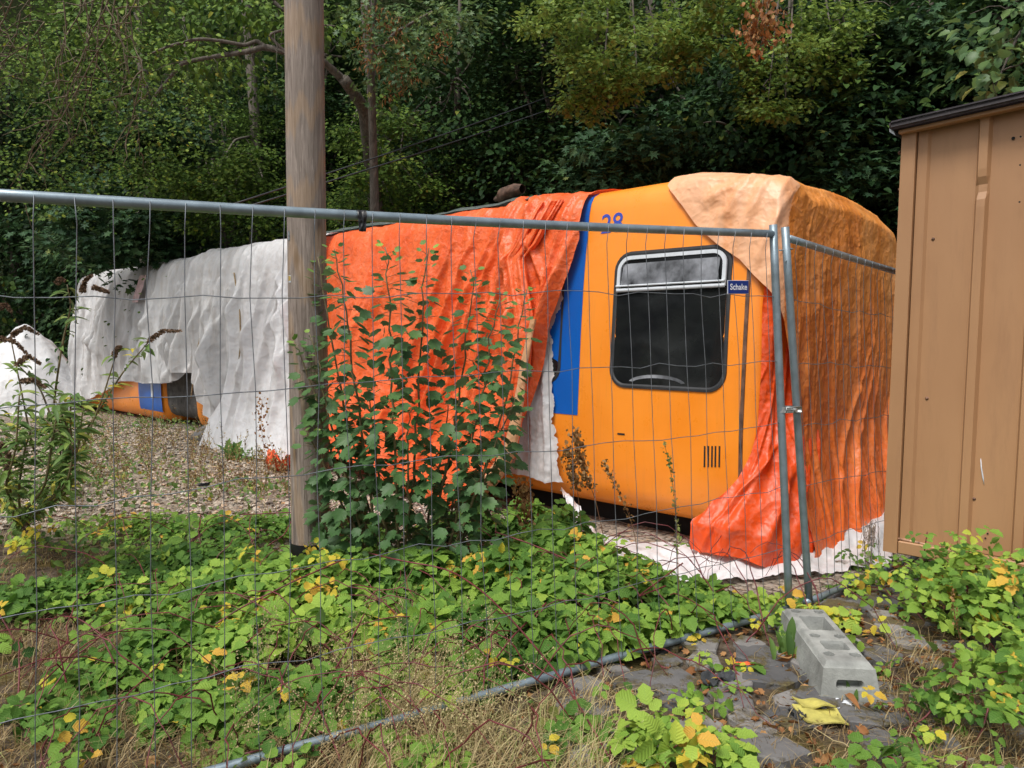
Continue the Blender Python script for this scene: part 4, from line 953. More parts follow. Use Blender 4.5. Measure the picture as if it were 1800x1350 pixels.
# ================================================================== SHED
def shed():
    Y0 = 4.6; c = at(1557, 966, Y0); ct = at(1576, 236, Y0)
    z0, z1 = c[2], ct[2]; fd = norm(np.array([.712, -.702, 0])); bd = norm(np.array([.702, .712, 0])); up = np.array([0, 0, 1.])
    o = np.array([c[0], c[1], 0]); lean = (ct - c)[:1] / (z1 - z0)
    def Pt(s, z, d=0.): return o + fd * s + up * z - bd * d + fd * (.03 * (z - z0) / 2.5)
    root = empty('metal_shed', Pt(0, z0), 'brown painted ribbed metal shed with a black roof edge at the right', 'shed')
    Wd, Dp = 3.0, 2.2
    slope = .045
    # face profile along s : (s, depth)  ribs stand proud of the flat panels
    g = G()
    def face(prof, nz=60):
        s = np.array([p[0] for p in prof]); d = np.array([p[1] for p in prof]); Z = np.linspace(0, 1, nz)
        SS, ZZ = np.meshgrid(s, Z); DD = np.broadcast_to(d, SS.shape).copy(); zz = z0 + .085 + (z1 + slope * SS - .005 - z0 - .085) * ZZ
        # dent in the second rib
        dent = np.exp(-((SS - .425) / .05) ** 2 - ((zz - (z0 + (z1 - z0) * .85)) / .045) ** 2) * (DD > .01); DD = DD - .028 * dent
        DD = DD + .0035 * fbm(SS * 4, zz * 1.4, 7) * (DD < .01)
        P = o + fd * (SS + .03 * (zz - z0) / 2.5 + .006 * dent)[..., None] + up * zz[..., None] - bd * DD[..., None]
        return P
    prof = [(.075, .0), (.112, .0)]
    def rib(s0, w_=.043, h=.032): return [(s0 - .014, 0.), (s0, h), (s0 + w_, h), (s0 + w_ + .014, .0)]
    cur = .112
    ribs = [.118 + .0, .405, .676, .965, 1.25, 1.54, 1.83, 2.12, 2.41, 2.7]
    prof = [(.08, 0.)]
    for k, s0 in enumerate(ribs):
        if k == 0: prof += [(.083, .018), (.135, .018), (.15, 0.)]
        else:
            prev = prof[-1][0]; prof += [(prev + (s0 - prev) * f, 0.) for f in (.3, .7)]; prof += rib(s0)
    prof.append((Wd - .08, 0.)); pr2 = []
    for (a, b_) in zip(prof[:-1], prof[1:]):
        pr2 += [a, (a[0] + 1e-4 + .12 * 0, a[1])]
    P = face(prof); g.grid(P); part(g, 'wall', M['shed'], root, smooth=False)
    ax = [fd, bd, up]
    def zt(s): return z1 + slope * s
    for s in (.037, Wd - .037):
        g = G(); h = (zt(s) - z0) / 2; cen = Pt(s, z0 + h, -.02) ; cen = o + fd * (s + .015) + up * (z0 + h) + bd * .0
        V = []; 
        for z in (z0, zt(s)):
            for a_, b_ in ((-.04, -.045), (.04, -.045), (.04, .03), (-.04, .03)): V.append(o + fd * (s + a_ + .03 * (z - z0) / 2.5) + bd * b_ * 1.0 + up * z)
        V = np.array(V); g.add(V, np.array([[0, 1, 5, 4], [1, 2, 6, 5], [2, 3, 7, 6], [3, 0, 4, 7], [4, 5, 6, 7], [3, 2, 1, 0]])); part(g, 'corner_post', M['shed'], root, smooth=False)
    g = G(); g.box(o + fd * Wd / 2 + up * (z0 + .04) - bd * .012, (Wd / 2 - .08, .03, .04), ax, bev=.006); part(g, 'sill', M['shed'], root, smooth=False)
    # other walls
    for a_, b_, nm in ((0., 0, 'side_wall'), (Wd, 0, 'side_wall')):
        g = G(); dd = np.linspace(.031, Dp, 50); off = .015 * (np.sin(dd * 19) > .3); Zs = np.array([z0, zt(a_)])
        P = np.array([[o + fd * (a_ + (off[i] if a_ else -off[i]) + .03 * (z - z0) / 2.5 + (-.035 if a_ == 0 else .035) * 0) + bd * dd[i] + up * z for i in range(50)] for z in Zs]); g.grid(P); part(g, nm, M['shed'], root, smooth=False)
    g = G(); P = np.array([[o + fd * s + bd * Dp + up * z for s in (0, Wd)] for z in (z0, zt(Wd / 2))]); g.grid(P); part(g, 'back_wall', M['shed'], root, smooth=False)
    # roof: felt slab with turned down front edge, timber batten under it
    tilt = math.atan(slope); fr = fd * math.cos(tilt) + up * math.sin(tilt); ur = np.cross(bd, fr); ur = ur if ur[2] > 0 else -ur; axr = [fr, bd, ur]
    g = G(); g.box(o + fd * (Wd / 2 + .03) + bd * (Dp / 2 - .02) + up * (zt(Wd / 2) + .03), (Wd / 2 + .05, Dp / 2 + .12, .026), axr, bev=.012); part(g, 'roof', M['felt'], root)
    g = G(); g.box(o + fd * (Wd / 2 + .03) - bd * .06 + up * (zt(Wd / 2) - .008), (Wd / 2 + .01, .03, .011), axr, bev=.003); part(g, 'batten', M['shed'], root, smooth=False)
    g = G(); V = np.array([[-.055, -.1, .0], [-.05, .1, .0], [-.05, .1, .055], [-.055, -.1, .055], [-.02, -.1, -.03], [-.02, .1, -.03]]); V = np.array([o + fd * (v[0] + .03) + bd * v[1] + up * (z1 + v[2]) for v in V])
    g.add(V, [np.array([[0, 1, 2, 3], [0, 4, 5, 1]]), np.array([[0, 3, 4]])]); part(g, 'gutter_end', M['alu2'], root, smooth=False)
    # bolt holes and scratches
    def onface(px, py, d=.0): 
        nrm = bd[:2]; dd = at(px, py, 1.) - [0, 0, CAMH]; k = ((o[:2] - bd[:2] * d) @ nrm) / (dd[:2] @ nrm); return dd * k + [0, 0, CAMH]
    for i, (px, py, d, r_) in enumerate(((1781, 243, .001, .009), (1794, 240, .032, .005), (1793, 290, .032, .005), (1792, 355, .032, .005), (1736, 938, .001, .005), (1732, 946, .001, .005))):
        p = onface(px, py, d + .004); g = G(); g.tube([p, p + bd * .003], r_, 10); part(g, 'bolt_hole', M['black'], root, smooth=False)
    for px, py in ((1581, 268), (1581, 333), (1577, 516), (1574, 640), (1570, 800), (1730, 350), (1712, 877), (1721, 588), (1640, 420), (1629, 700)):
        p = onface(px, py, .004); g = G(); t = np.linspace(0, PI / 2, 4); 
        for k in range(1): g.tube([p + bd * .006, p, p - bd * .004], [.011, .009, .004], 10)
        part(g, 'rivet', M['rustb'], root)
    g = G(); q = [onface(*v, .003) for v in ((1724, 806), (1725, 822), (1728, 840), (1730, 852))]; g.tube(q, [.0015, .004, .004, .001], 5); part(g, 'paint_scratch', M['paper'], root)
    g = G(); q = [onface(*v, .022) for v in ((1576, 946), (1600, 951), (1650, 962))]; g.tube(q, [.006, .008, .006], 6); part(g, 'torn_sill_edge', M['rustp'], root)
M['rustb'] = plain('rusty rivet', (.2, .11, .07), .7, .2, .4, 50); M['rustp'] = plain('bare flaked edge', (.45, .27, .17), .7, 0, .4, 30)
shed()
# ================================================================== LOG ON THE ROOF
def roof_things():
    c = T(3.25, .45, 3.12); ax = norm(TD * .9 + TN * .2); r = np.random.default_rng(2)
    t = np.linspace(-1, 1, 26); th = np.linspace(0, 2 * PI, 25); P = []
    for s in t:
        rad = .085 * (1 - .35 * abs(s) ** 3) * (1 + .35 * fbm(np.cos(th) * 2 + s * 1.5, np.sin(th) * 2 + s * 2, 6)) * (1.0 if s < .55 else .6)
        P.append(c + ax * s * .27 + np.stack([rad * np.cos(th) * TN[0], rad * np.cos(th) * TN[1], rad * np.sin(th) * .9], -1) - np.array([0, 0, .03]) * (s > .5))
    g = G(); g.grid(np.array(P)); tag(g.build('log', M['drift'], origin=c), 'splintered dark log weighing down the tarpaulin on the coach roof', 'log')
    c = T(7.05, .35, 3.04); g = G(); g.tube([c - TD * .22 - TN * .05, c, c + TD * .28 + TN * .02], [.03, .036, .03], 10); tag(g.build('plank', M['pole'], origin=c), 'short grey timber end lying on the roof left of the pole', 'timber')
    # ropes over the white sheets
    for k, (pts, lab) in enumerate(((((418, 480), (424, 520), (428, 545), (430, 600), (420, 700), (408, 745)), 'thin tan rope hanging over the roped white sheet'), (((372, 520), (366, 560), (352, 620), (342, 700)), 'thin tan rope crossing the greyish white sheet'))):
        P = np.array([S(*sidept(x, y, .2), .26) for x, y in pts]); tt = np.linspace(0, len(P) - 1, 30); P = np.stack([np.interp(tt, range(len(P)), P[:, i]) for i in range(3)], 1)
        g = G(); g.tube(P, .011, 6); tag(g.build('rope', M['ropem'], origin=P[0]), lab, 'rope', 'ropes on the white sheets')
    # pink patch
    a, z = sidept(248, 508, .2); A, Z = np.meshgrid(np.linspace(-1, 1, 12), np.linspace(-1, 1, 14)); AA = a + A * .16 + Z * -.14; ZZ = z + Z * .26
    g = G(); g.grid(S(AA, ZZ, .235 + .02 * ridge(A * 2, Z * 2, 4))); tag(g.build('fabric_patch', M['pink'], origin=S(a, z, .2)), 'faded pink patch on the far white sheet', 'patch')
M['ropem'] = plain('tan rope', (.33, .24, .13), .9, 0, .25, 40); M['pink'] = plain('faded pink cloth', (.62, .45, .46), .8, 0, .12, 14, .4, 40)
roof_things()
# ================================================================== TREES
def crown_mesh(seed, ncl, per, size, tmpl, hw, h0, h1, lobes=9, flat=.35, spread=.42, droop=.5):
    """leaf sprays clustered on lumpy boughs; returns leaf arrays around the trunk foot"""
    r = np.random.default_rng(seed); H = (h0 + h1) / 2; hh = (h1 - h0) / 2
    lc = norm(r.normal(0, 1, (lobes, 3))) * [hw, hw, hh] * r.uniform(.35, .8, (lobes, 1)) + [0, 0, H]
    k = r.integers(0, lobes, ncl); dirs = norm(r.normal(0, 1, (ncl, 3))); rad = r.uniform(.55, 1.0, (ncl, 1)) * r.uniform(.32, .5, (lobes, 1))[k]
    C = lc[k] + dirs * rad * [hw, hw, hh * .8]; C[:, 2] = np.maximum(C[:, 2], h0 * .5 + .2)
    pos = []; D = []; Nn = []; ti = []
    out = norm((C - [0, 0, H]) * [1, 1, .6])
    for i in range(ncl):
        m = int(per * r.uniform(.5, 1.4)); s = spread * r.uniform(.6, 1.3)
        p = r.normal(0, 1, (m, 3)) * [s, s, s * flat]; rr = np.hypot(p[:, 0], p[:, 1])
        p[:, 2] -= droop * rr ** 2 / (s * 2.2); q = C[i] + p + out[i] * (p @ out[i])[:, None] * .3
        d = norm(np.stack([p[:, 0], p[:, 1], -.35 * s + 0 * rr], 1) + r.normal(0, .35 * s, (m, 3)) + out[i] * s * .6)
        n = norm(np.array([0, 0, 1.]) + r.normal(0, .3, (m, 3)) + out[i] * .3)
        pos.append(q); D.append(d); Nn.append(n); ti.append(np.clip(r.normal(.45, .14, m) + r.normal(0, .12), 0, 1))
    pos = np.concatenate(pos); n = len(pos)
    g = G(); g.scatter(tmpl, pos, frames(np.concatenate(D), np.concatenate(Nn)), size * r.uniform(.6, 1.25, n), np.concatenate(ti)); return g, lc, C
def limbs(g, seed, lc, C, h, r0=.14):
    r = np.random.default_rng(seed); top = np.array([r.uniform(-.3, .3), r.uniform(-.3, .3), h]); t = np.linspace(0, 1, 12)[:, None]
    tr = t * top + np.stack([.12 * np.sin(t[:, 0] * 5 + seed), .1 * np.sin(t[:, 0] * 4 + 1), 0 * t[:, 0]], 1); tr[0, 2] = -.6
    g.tube(tr, r0 * (1 - .8 * t[:, 0]), 10)
    for c in lc:
        i = int(np.clip(c[2] / h * .65 * 11, 2, 10)); a = tr[i]; u = np.linspace(0, 1, 9)[:, None]; m = (a + c) / 2 + [0, 0, .35]
        P = a * (1 - u) ** 2 + 2 * m * u * (1 - u) + c * u ** 2 + .06 * r.normal(0, 1, (9, 3)) * u * (1 - u) * 3; g.tube(P, r0 * .42 * (1 - .75 * u[:, 0]), 7)
        near = C[np.argsort(np.linalg.norm(C - c, axis=1))[:7]]
        for q in near:
            m = (c + q) / 2 + r.normal(0, .12, 3); P = c * (1 - u) ** 2 + 2 * m * u * (1 - u) + q * u ** 2; g.tube(P, .022 * (1 - .7 * u[:, 0]), 4, cap=False)
PROTO = {}
def tree_proto(key, name, label, mat, seed, ncl, per, size, tmpl, hw, h0, h1, **kw):
    root = empty(name, (0, 0, 0), label, 'tree', 'trees on the bank behind the train')
    g, lc, C = crown_mesh(seed, ncl, per, size, tmpl, hw, h0, h1, **kw); g.build('crown', M[mat], root)
    g = G(); limbs(g, seed, lc, C, h1 * .85); g.build('trunk', M['bark'], root); PROTO[key] = [root, False]
def plant_tree(key, x, y, rz, s, label, sink=.2):
    root, used = PROTO[key]
    if used:
        r = root.copy(); sc.collection.objects.link(r)
        for ch in root.children:
            c = ch.copy(); sc.collection.objects.link(c); c.parent = r
    else: r = root; PROTO[key][1] = True
    r.location = (x, y, float(max(hill_z(x, y), gz(x, y))) - sink); r.rotation_euler = (0, 0, rz); r.scale = (s, s, s * 1.2); r['label'] = label
def trees():
    tree_proto('syc', 'sycamore_tree', 'x', 'l_syc', 101, 230, 55, .17, MAPLE, 3.0, .4, 8.5, spread=.36, flat=.25, lobes=13)
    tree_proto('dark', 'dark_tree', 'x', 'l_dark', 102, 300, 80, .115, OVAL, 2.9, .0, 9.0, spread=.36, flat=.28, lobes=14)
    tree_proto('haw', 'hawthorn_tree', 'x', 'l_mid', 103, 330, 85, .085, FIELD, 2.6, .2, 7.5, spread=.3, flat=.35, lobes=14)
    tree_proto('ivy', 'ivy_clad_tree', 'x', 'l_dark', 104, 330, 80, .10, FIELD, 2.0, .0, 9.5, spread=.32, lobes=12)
    def at2(px, Y): return (px - 900) / 1300 * Y
    L = [('dark', 40, 21, .3, 1.15, 'dark leafy tree above the heaped white sheets at the far left'),
         ('syc', 165, 21.2, 1.2, .9, 'sycamore whose broad leaves overhang the far white sheet'),
         ('haw', 60, 15.5, 2.0, .0, ''),
         ('dark', 330, 19.5, 2.4, 1.1, 'dark tree standing behind the middle of the white sheets'),
         ('haw', 395, 16.4, 4.4, .88, 'small leaved green tree just left of the timber pole'),
         ('ivy', 560, 17.2, 1.0, 1.0, 'ivy dark tree straight behind the timber pole'),
         ('haw', 690, 15.6, 5.2, .85, 'berry speckled hawthorn right of the timber pole'),
         ('dark', 820, 15.3, .9, 1.0, 'dense dark tree behind the log on the coach roof'),
         ('ivy', 985, 14.0, 3.3, .9, 'dark ivy covered tree behind the number 28 on the coach'),
         ('syc', 1120, 13.2, 2.8, .8, 'dark sycamore above the pale corner of the coach roof'),
         ('dark', 1290, 13.0, 4.1, .95, 'dark tree rising straight behind the coach end'),
         ('syc', 1440, 12.3, 5.0, .8, 'sycamore between the coach end and the shed'),
         ('dark', 1590, 11.6, 1.9, .9, 'dark tree standing over the left corner of the shed roof'),
         ('syc', 1760, 10.8, .4, .8, 'sycamore standing behind the shed at the right edge'),
         ('dark', 1960, 10.5, 2.6, 1.0, 'dark tree at the right edge beyond the shed roof')]
    for k, px, Y, rz, s, lab in L:
        if s > 0: plant_tree(k, at2(px, Y), Y, rz, s, lab)
    # second row further up the bank
    for i, (k, px, Y, rz, s, lab) in enumerate((('syc', -60, 25, 1., 1.2, 'tree high up the bank at the far left edge'), ('ivy', 210, 25, 2., 1.3, 'tall tree up the bank behind the left branches'), ('syc', 480, 23, 3., 1.2, 'sycamore up the bank just left of the pole top'),
            ('dark', 640, 22, 4., 1.3, 'tall dark tree up the bank right of the pole top'), ('ivy', 880, 20.5, 5., 1.3, 'tall tree up the bank above the cables'), ('dark', 1150, 19, .5, 1.2, 'tall dark tree up the bank behind the lime green branches'),
            ('syc', 1400, 18, 1.5, 1.2, 'sycamore up the bank behind the dead leaf bunch'), ('ivy', 1640, 16.5, 2.5, 1.2, 'tall dark tree up the bank above the shed'), ('dark', 1900, 15.5, 3.5, 1.2, 'tall dark tree up the bank at the right edge'))):
        plant_tree(k, at2(px, Y), Y, rz, s, lab)
    for x, y, k, lab in ((-14, 5, 'dark', 'dark tree outside the left of the view, mirrored in the coach window'), (-15, 0, 'syc', 'sycamore outside the left of the view, mirrored in the coach window'), (-13, -5, 'dark', 'dark tree behind the viewer at the left, mirrored in the coach window')): plant_tree(k, x, y, x + y, .95, lab)
    # lime green field maple hanging over the coach end
trees()
def bough_tree(name, label, trunk, boughs, leafpts, mat, tmpl, size, per, seed, spread=.25, bark='bark', flat=.4):
    r = np.random.default_rng(seed); o = np.array(trunk[0][0]); root = empty(name, o, label, 'tree')
    g = G(); P = np.array([p for p, _ in trunk]); R_ = [q for _, q in trunk]; t = np.linspace(0, len(P) - 1, 24)
    def sp(P, t): return np.stack([np.interp(t, range(len(P)), P[:, i]) for i in range(3)], 1)
    g.tube(sp(P, t), np.interp(t, range(len(P)), R_), 10); part(g, 'trunk', M[bark], root)
    for bo in boughs:
        P = np.array([p for p, _ in bo]); R_ = [q for _, q in bo]; k = len(P); t = np.linspace(0, k - 1, k * 6)
        # smooth the polyline
        Q = sp(P, t); Q[1:-1] = (Q[:-2] + 2 * Q[1:-1] + Q[2:]) / 4; Q[1:-1] = (Q[:-2] + 2 * Q[1:-1] + Q[2:]) / 4
        g = G(); g.tube(Q, np.interp(t, range(k), R_), 8)
        for j in range(3, len(Q) - 1, 3):
            d = norm(r.normal(0, 1, 3) + [0, 0, -.2]); L = r.uniform(.15, .6); u = np.linspace(0, 1, 6)[:, None]; g.tube(Q[j] + u * d * L + [0, 0, -.15] * u ** 2 + .03 * r.normal(0, 1, (6, 3)) * u, .009 * (1 - .8 * u[:, 0]), 4, cap=False)
        part(g, 'bough', M[bark], root)
    pos = []; D = []; Nn = []; ti = []
    for c, s_, m in leafpts:
        c = np.array(c); ns = max(1, int(m))
        for _ in range(ns):
            cc = c + r.normal(0, 1, 3) * s_ * [1, 1, .7]; n_ = per; p = r.normal(0, 1, (n_, 3)) * spread * [1, 1, flat]
            pos.append(cc + p); D.append(norm(p + r.normal(0, .4 * spread, (n_, 3)) + [0, -.1 * spread, -.5 * spread])); Nn.append(norm(r.normal(0, .35, (n_, 3)) + [0, -.35, 1])); ti.append(np.clip(r.normal(.5, .16, n_) + r.normal(0, .1), 0, 1))
    if pos:
        g = G(); pos = np.concatenate(pos); g.scatter(tmpl, pos, frames(np.concatenate(D), np.concatenate(Nn)), size * r.uniform(.6, 1.2, len(pos)), np.concatenate(ti)); part(g, 'crown', M[mat], root)
    return root
def near_trees():
    r = np.random.default_rng(77)
    Y = 11.5
    tr = [((at(690, 640, 14.5)), .17), (at(668, 420, 13.5), .14), (at(640, 190, 12.2), .10), (at(605, 140, 11.5), .09)]
    b1 = [(at(640, 190, 12.2), .07), (at(605, 142, 11.6), .065), (at(560, 100, 11.3), .055), (at(500, 91, 11), .05), (at(465, 82, 11), .045), (at(440, 90, 11), .04), (at(400, 96, 11), .035), (at(350, 104, 11), .03), (at(318, 112, 11), .028), (at(296, 140, 11), .024), (at(272, 168, 11), .02), (at(262, 190, 11), .012)]
    b2 = [(at(465, 82, 11), .035), (at(452, 72, 11), .032), (at(430, 80, 11), .03), (at(390, 72, 10.9), .026), (at(350, 68, 10.8), .024), (at(300, 80, 10.7), .02), (at(258, 97, 10.6), .01)]
    b3 = [(at(500, 91, 11), .03), (at(470, 60, 10.9), .02), (at(540, 42, 10.9), .018), (at(590, 46, 10.8), .012)]
    b4 = [(at(520, -30, 11), .03), (at(478, 0, 11), .03), (at(500, 20, 11), .02)]
    pts = [(at(x, y, 11.6 + r.uniform(-.6, 1.2)), .3, 3) for x, y in ((420, 40), (330, 50), (250, 60), (450, 30), (200, 90), (120, 60), (480, 60), (600, 60), (560, 20), (380, 20), (300, 20), (160, 20), (230, 130), (80, 110), (150, 150), (280, 110), (340, 130), (380, 110), (420, 120), (460, 20), (100, 20), (40, 90), (200, 40), (270, 40))]
    bough_tree('bough_tree', 'leaning tree with a long bare crooked bough passing behind the pole', tr, [b1, b2, b3, b4], pts, 'l_mid', OVAL, .10, 70, 5, .3)
    # near twiggy bush at the left: bare arching twigs, small yellow green leaves
    b = []
    for k in range(17):
        x0 = r.uniform(-60, 240); y0 = r.uniform(-60, 40); Yk = r.uniform(8.5, 10); P = []; x, y = x0, y0
        dx = r.uniform(-14, 6); dy = r.uniform(28, 55)
        for j in range(7):
            P.append((at(x, y, Yk + .05 * j), .007 * (1 - j / 8) + .0022)); x += dx + r.normal(0, 9); y += dy + r.normal(0, 8); dx += r.uniform(-12, 6)
            if y > 350: break
        if len(P) > 3: b.append(P)
    pts = [(at(x, y, 9.4 + r.uniform(-.4, .9)), .2, 3) for x, y in ((60, 210), (110, 240), (30, 260), (160, 250), (90, 290), (200, 190), (40, 160), (140, 120), (230, 230), (60, 60), (180, 290), (250, 290), (10, 110), (120, 40), (290, 220), (90, 160), (170, 200), (60, 330), (130, 320), (220, 180), (40, 40), (180, 80), (240, 110), (300, 150), (340, 190))]
    bough_tree('twiggy_tree', 'twiggy small leaved tree with bare drooping twigs at the upper left', [(at(-220, 760, 10.5), .07), (at(-200, 400, 10.2), .055), (at(-90, 60, 10), .04), (at(60, -90, 9.8), .03)], b, pts, 'l_mid', FIELD, .055, 70, 6, .24, 'twig', .6)
    # sycamore with hanging brown seed bunches, right of the pole
    pts = [(at(x, y, 10.6 + r.uniform(-.3, .8)), .16, 3) for x, y in ((650, 20), (700, 40), (760, 20), (810, 30), (640, 70), (700, 90), (790, 65), (730, 110), (660, 120), (820, 10), (690, 140))]
    o = bough_tree('seed_sycamore_tree', 'sycamore with bunches of brown winged seeds hanging right of the pole top', [(at(662, 620, 13), .09), (at(658, 330, 12), .07), (at(652, 120, 11.4), .055), (at(660, -60, 11), .04)], [[(at(652, 120, 11.4), .03), (at(690, 60, 11), .025), (at(760, 20, 10.8), .015)]], pts, 'l_syc2', MAPLE, .1, 34, 7, .2, 'bark', .6)
    g = G(); rr = np.random.default_rng(4)
    for x, y in ((640, 75), (690, 50), (700, 78), (660, 100), (720, 125), (690, 150), (650, 30), (770, 75)):
        pos = at(x, y, 10.5) + rr.normal(0, 1, (60, 3)) * [.09, .1, .14]; g = G(); D = norm(rr.normal(0, .5, pos.shape) + [0, 0, -1]); Nn = norm(rr.normal(0, 1, pos.shape)); g.scatter(LANCE, pos, frames(D, Nn), rr.uniform(.05, .08, len(pos)), rr.random(len(pos))); part(g, 'seed_bunch', M['l_dead'], o)
    # hanging dead bunch
    pos = np.concatenate([at(1340 + dx, y, 8.6) + rr.normal(0, 1, (n, 3)) * [w_, w_, .07] for dx, y, n, w_ in ((0, 8, 60, .09), (-12, 40, 90, .12), (14, 45, 80, .1), (-18, 60, 40, .05), (10, 62, 30, .05), (-10, 84, 30, .03))])
    D = norm(rr.normal(0, .45, pos.shape) + [0, 0, -1]); Nn = norm(rr.normal(0, 1, pos.shape)); g = G(); g.scatter(OVAL, pos, frames(D, Nn), rr.uniform(.045, .075, len(pos)), rr.random(len(pos)))
    c = at(1345, -40, 8.6); root = empty('dead_branch', c, 'bunch of dead brown leaves hanging at the top edge above the coach', 'branch'); part(g, 'dead_leaves', M['l_dead'], root)
    g = G(); g.tube([at(1420, -160, 8.7), c, at(1340, 10, 8.6), at(1330, 50, 8.6), at(1328, 90, 8.6)], [.02, .014, .009, .006, .003], 6); g.tube([at(1345, -10, 8.6), at(1352, 30, 8.6), at(1362, 55, 8.6)], [.007, .005, .002], 5); part(g, 'twig', M['twig'], root)
    # large light leaves at the top right
    pts = [(at(x, y, 6.0 + r.uniform(-.2, .4)), .06, 2) for x, y in ((1790, 15), (1750, 35), (1790, 55), (1760, 70), (1740, 100), (1785, 110), (1765, 140), (1795, 160), (1735, 165), (1810, 90), (1820, 30))]
    bough_tree('broad_leaved_tree', 'tree with large pale green leaves entering at the top right corner', [(at(2150, 700, 8.5), .12), (at(2120, 200, 8.2), .1), (at(2050, -100, 8), .07)], [[(at(2050, -100, 8), .04), (at(1930, -60, 7), .03), (at(1850, 0, 6.4), .02), (at(1790, 60, 6.1), .012), (at(1750, 150, 6), .006)], [(at(1930, -60, 7), .03), (at(1880, 60, 6.4), .02), (at(1800, 130, 6.1), .01)]], pts, 'l_syc2', BRAM, .12, 10, 8, .15, 'bark', .6)
M['l_syc2'] = leaf_mat('lighter sycamore foliage', [(0, (.04, .09, .04)), (.5, (.09, .17, .06)), (.85, (.16, .24, .06)), (1, (.3, .28, .05))], .28, .45, 0, (.14, .2, .1), .9)
near_trees()
def lime_trees():
    r = np.random.default_rng(91)
    def tree(lab, tpx, pts, seed):
        P = []; bo = []; top = at(tpx, -120, 11.2)
        for x, y, s in pts:
            Yk = 9.6 + r.uniform(-.6, .8); P.append((at(x, y, Yk), s * .95, int(11 * s / .2)))
            if r.random() < .55: a = at(tpx + (x - tpx) * .4, min(y, 40) - 110, 10.6); c = at(x, y, Yk); m = (a + c) / 2 + [0, 0, .3]; bo.append([(a, .025), (m, .016), (c, .006)])
        bough_tree('field_maple_tree', lab, [(at(tpx, 560, 16.5), .16), (at(tpx + 10, 300, 16), .13), (at(tpx - 5, 60, 15), .1), (top, .07)], bo, P, 'l_lime', FIELD, .078, 46, seed, .1, 'bark', .45)
    tree('field maple with yellow green sprays hanging above the number 28', 1090, [(985, 40, .22), (1010, 90, .22), (1050, 30, .25), (1040, 120, .2), (1030, 170, .14), (1080, 80, .25), (1110, 30, .25), (1150, 60, .25), (1200, 40, .22), (1190, 90, .2), (1120, 130, .16), (1160, 120, .14), (1060, 160, .12), (1045, 200, .06), (970, 10, .2), (1230, 10, .2), (1240, 70, .12), (1100, 170, .07)], 12)
    tree('field maple with drooping yellow green sprays above the shrouded coach end', 1400, [(1290, 20, .2), (1330, 130, .12), (1350, 180, .14), (1380, 190, .1), (1320, 190, .08), (1420, 30, .2), (1450, 90, .16), (1480, 60, .2), (1470, 120, .1), (1500, 110, .08), (1520, 30, .18), (1390, 90, .14), (1410, 110, .12), (1460, 175, .1), (1310, 90, .12), (1260, 30, .12)], 13)
lime_trees()
def syc_boughs():
    r = np.random.default_rng(92)
    for i, (lab, tpx, Yt, col, spots) in enumerate((
        ('sycamore bough with broad blue green leaves above the far white sheet', 250, 17.5, 'l_syc', [(120, 400, .3), (160, 440, .3), (220, 430, .3), (290, 440, .25), (140, 370, .2), (330, 420, .2), (260, 380, .25), (270, 220, .3), (300, 240, .25), (340, 260, .2), (240, 250, .2), (200, 330, .2)]),
        ('small leafy tree with layered sprays just left of the timber pole', 440, 16.5, 'l_mid', [(380, 300, .3), (420, 330, .25), (350, 330, .2), (440, 280, .25), (400, 360, .2), (300, 320, .2), (470, 340, .2), (450, 400, .2), (360, 390, .2), (250, 300, .2)]),
        ('ivy wrapped tree with yellowing leaves right of the timber pole', 650, 15.5, 'l_mid', [(610, 240, .15), (650, 270, .18), (680, 300, .15), (640, 330, .15), (690, 360, .18), (610, 360, .12), (660, 400, .15), (660, 200, .18), (740, 330, .15), (700, 220, .15)]),
        ('sycamore bough with broad dark leaves above the orange coach roof', 1150, 14.5, 'l_syc', [(1060, 250, .25), (1110, 270, .25), (1160, 250, .25), (1100, 310, .2), (1180, 300, .2), (1040, 310, .15), (1250, 240, .25), (1290, 280, .2), (1220, 200, .2), (1300, 220, .2)]),
        ('sycamore bough hanging between the coach end and the shed roof', 1500, 13.5, 'l_syc', [(1500, 190, .25), (1540, 230, .25), (1470, 240, .2), (1520, 290, .2), (1550, 330, .2), (1480, 300, .15), (1580, 170, .2), (1440, 200, .2), (1650, 110, .25), (1600, 60, .25), (1700, 60, .2), (1550, 90, .2)]))):
        P = [(at(x, y, Yt - 2.8 + r.uniform(-.5, .7)), s, int(22 * s / .25)) for x, y, s in spots]; bo = []
        for x, y, s in spots[::2]: a = at(tpx, y - 60, Yt); c = at(x, y, Yt - 2.6); bo.append([(a, .03), ((a + c) / 2 + [0, 0, .25], .02), (c, .007)])
        sy = col == 'l_syc'
        bough_tree('leafy_tree', lab, [(at(tpx, 600, Yt + .2), .15), (at(tpx + 15, 300, Yt), .12), (at(tpx - 8, 0, Yt), .1), (at(tpx, -80, Yt), .08)], bo, P, col, MAPLE if sy else FIELD, .17 if sy else .085, 16 if sy else 34, 200 + i, .16, 'bark', .35)
syc_boughs()
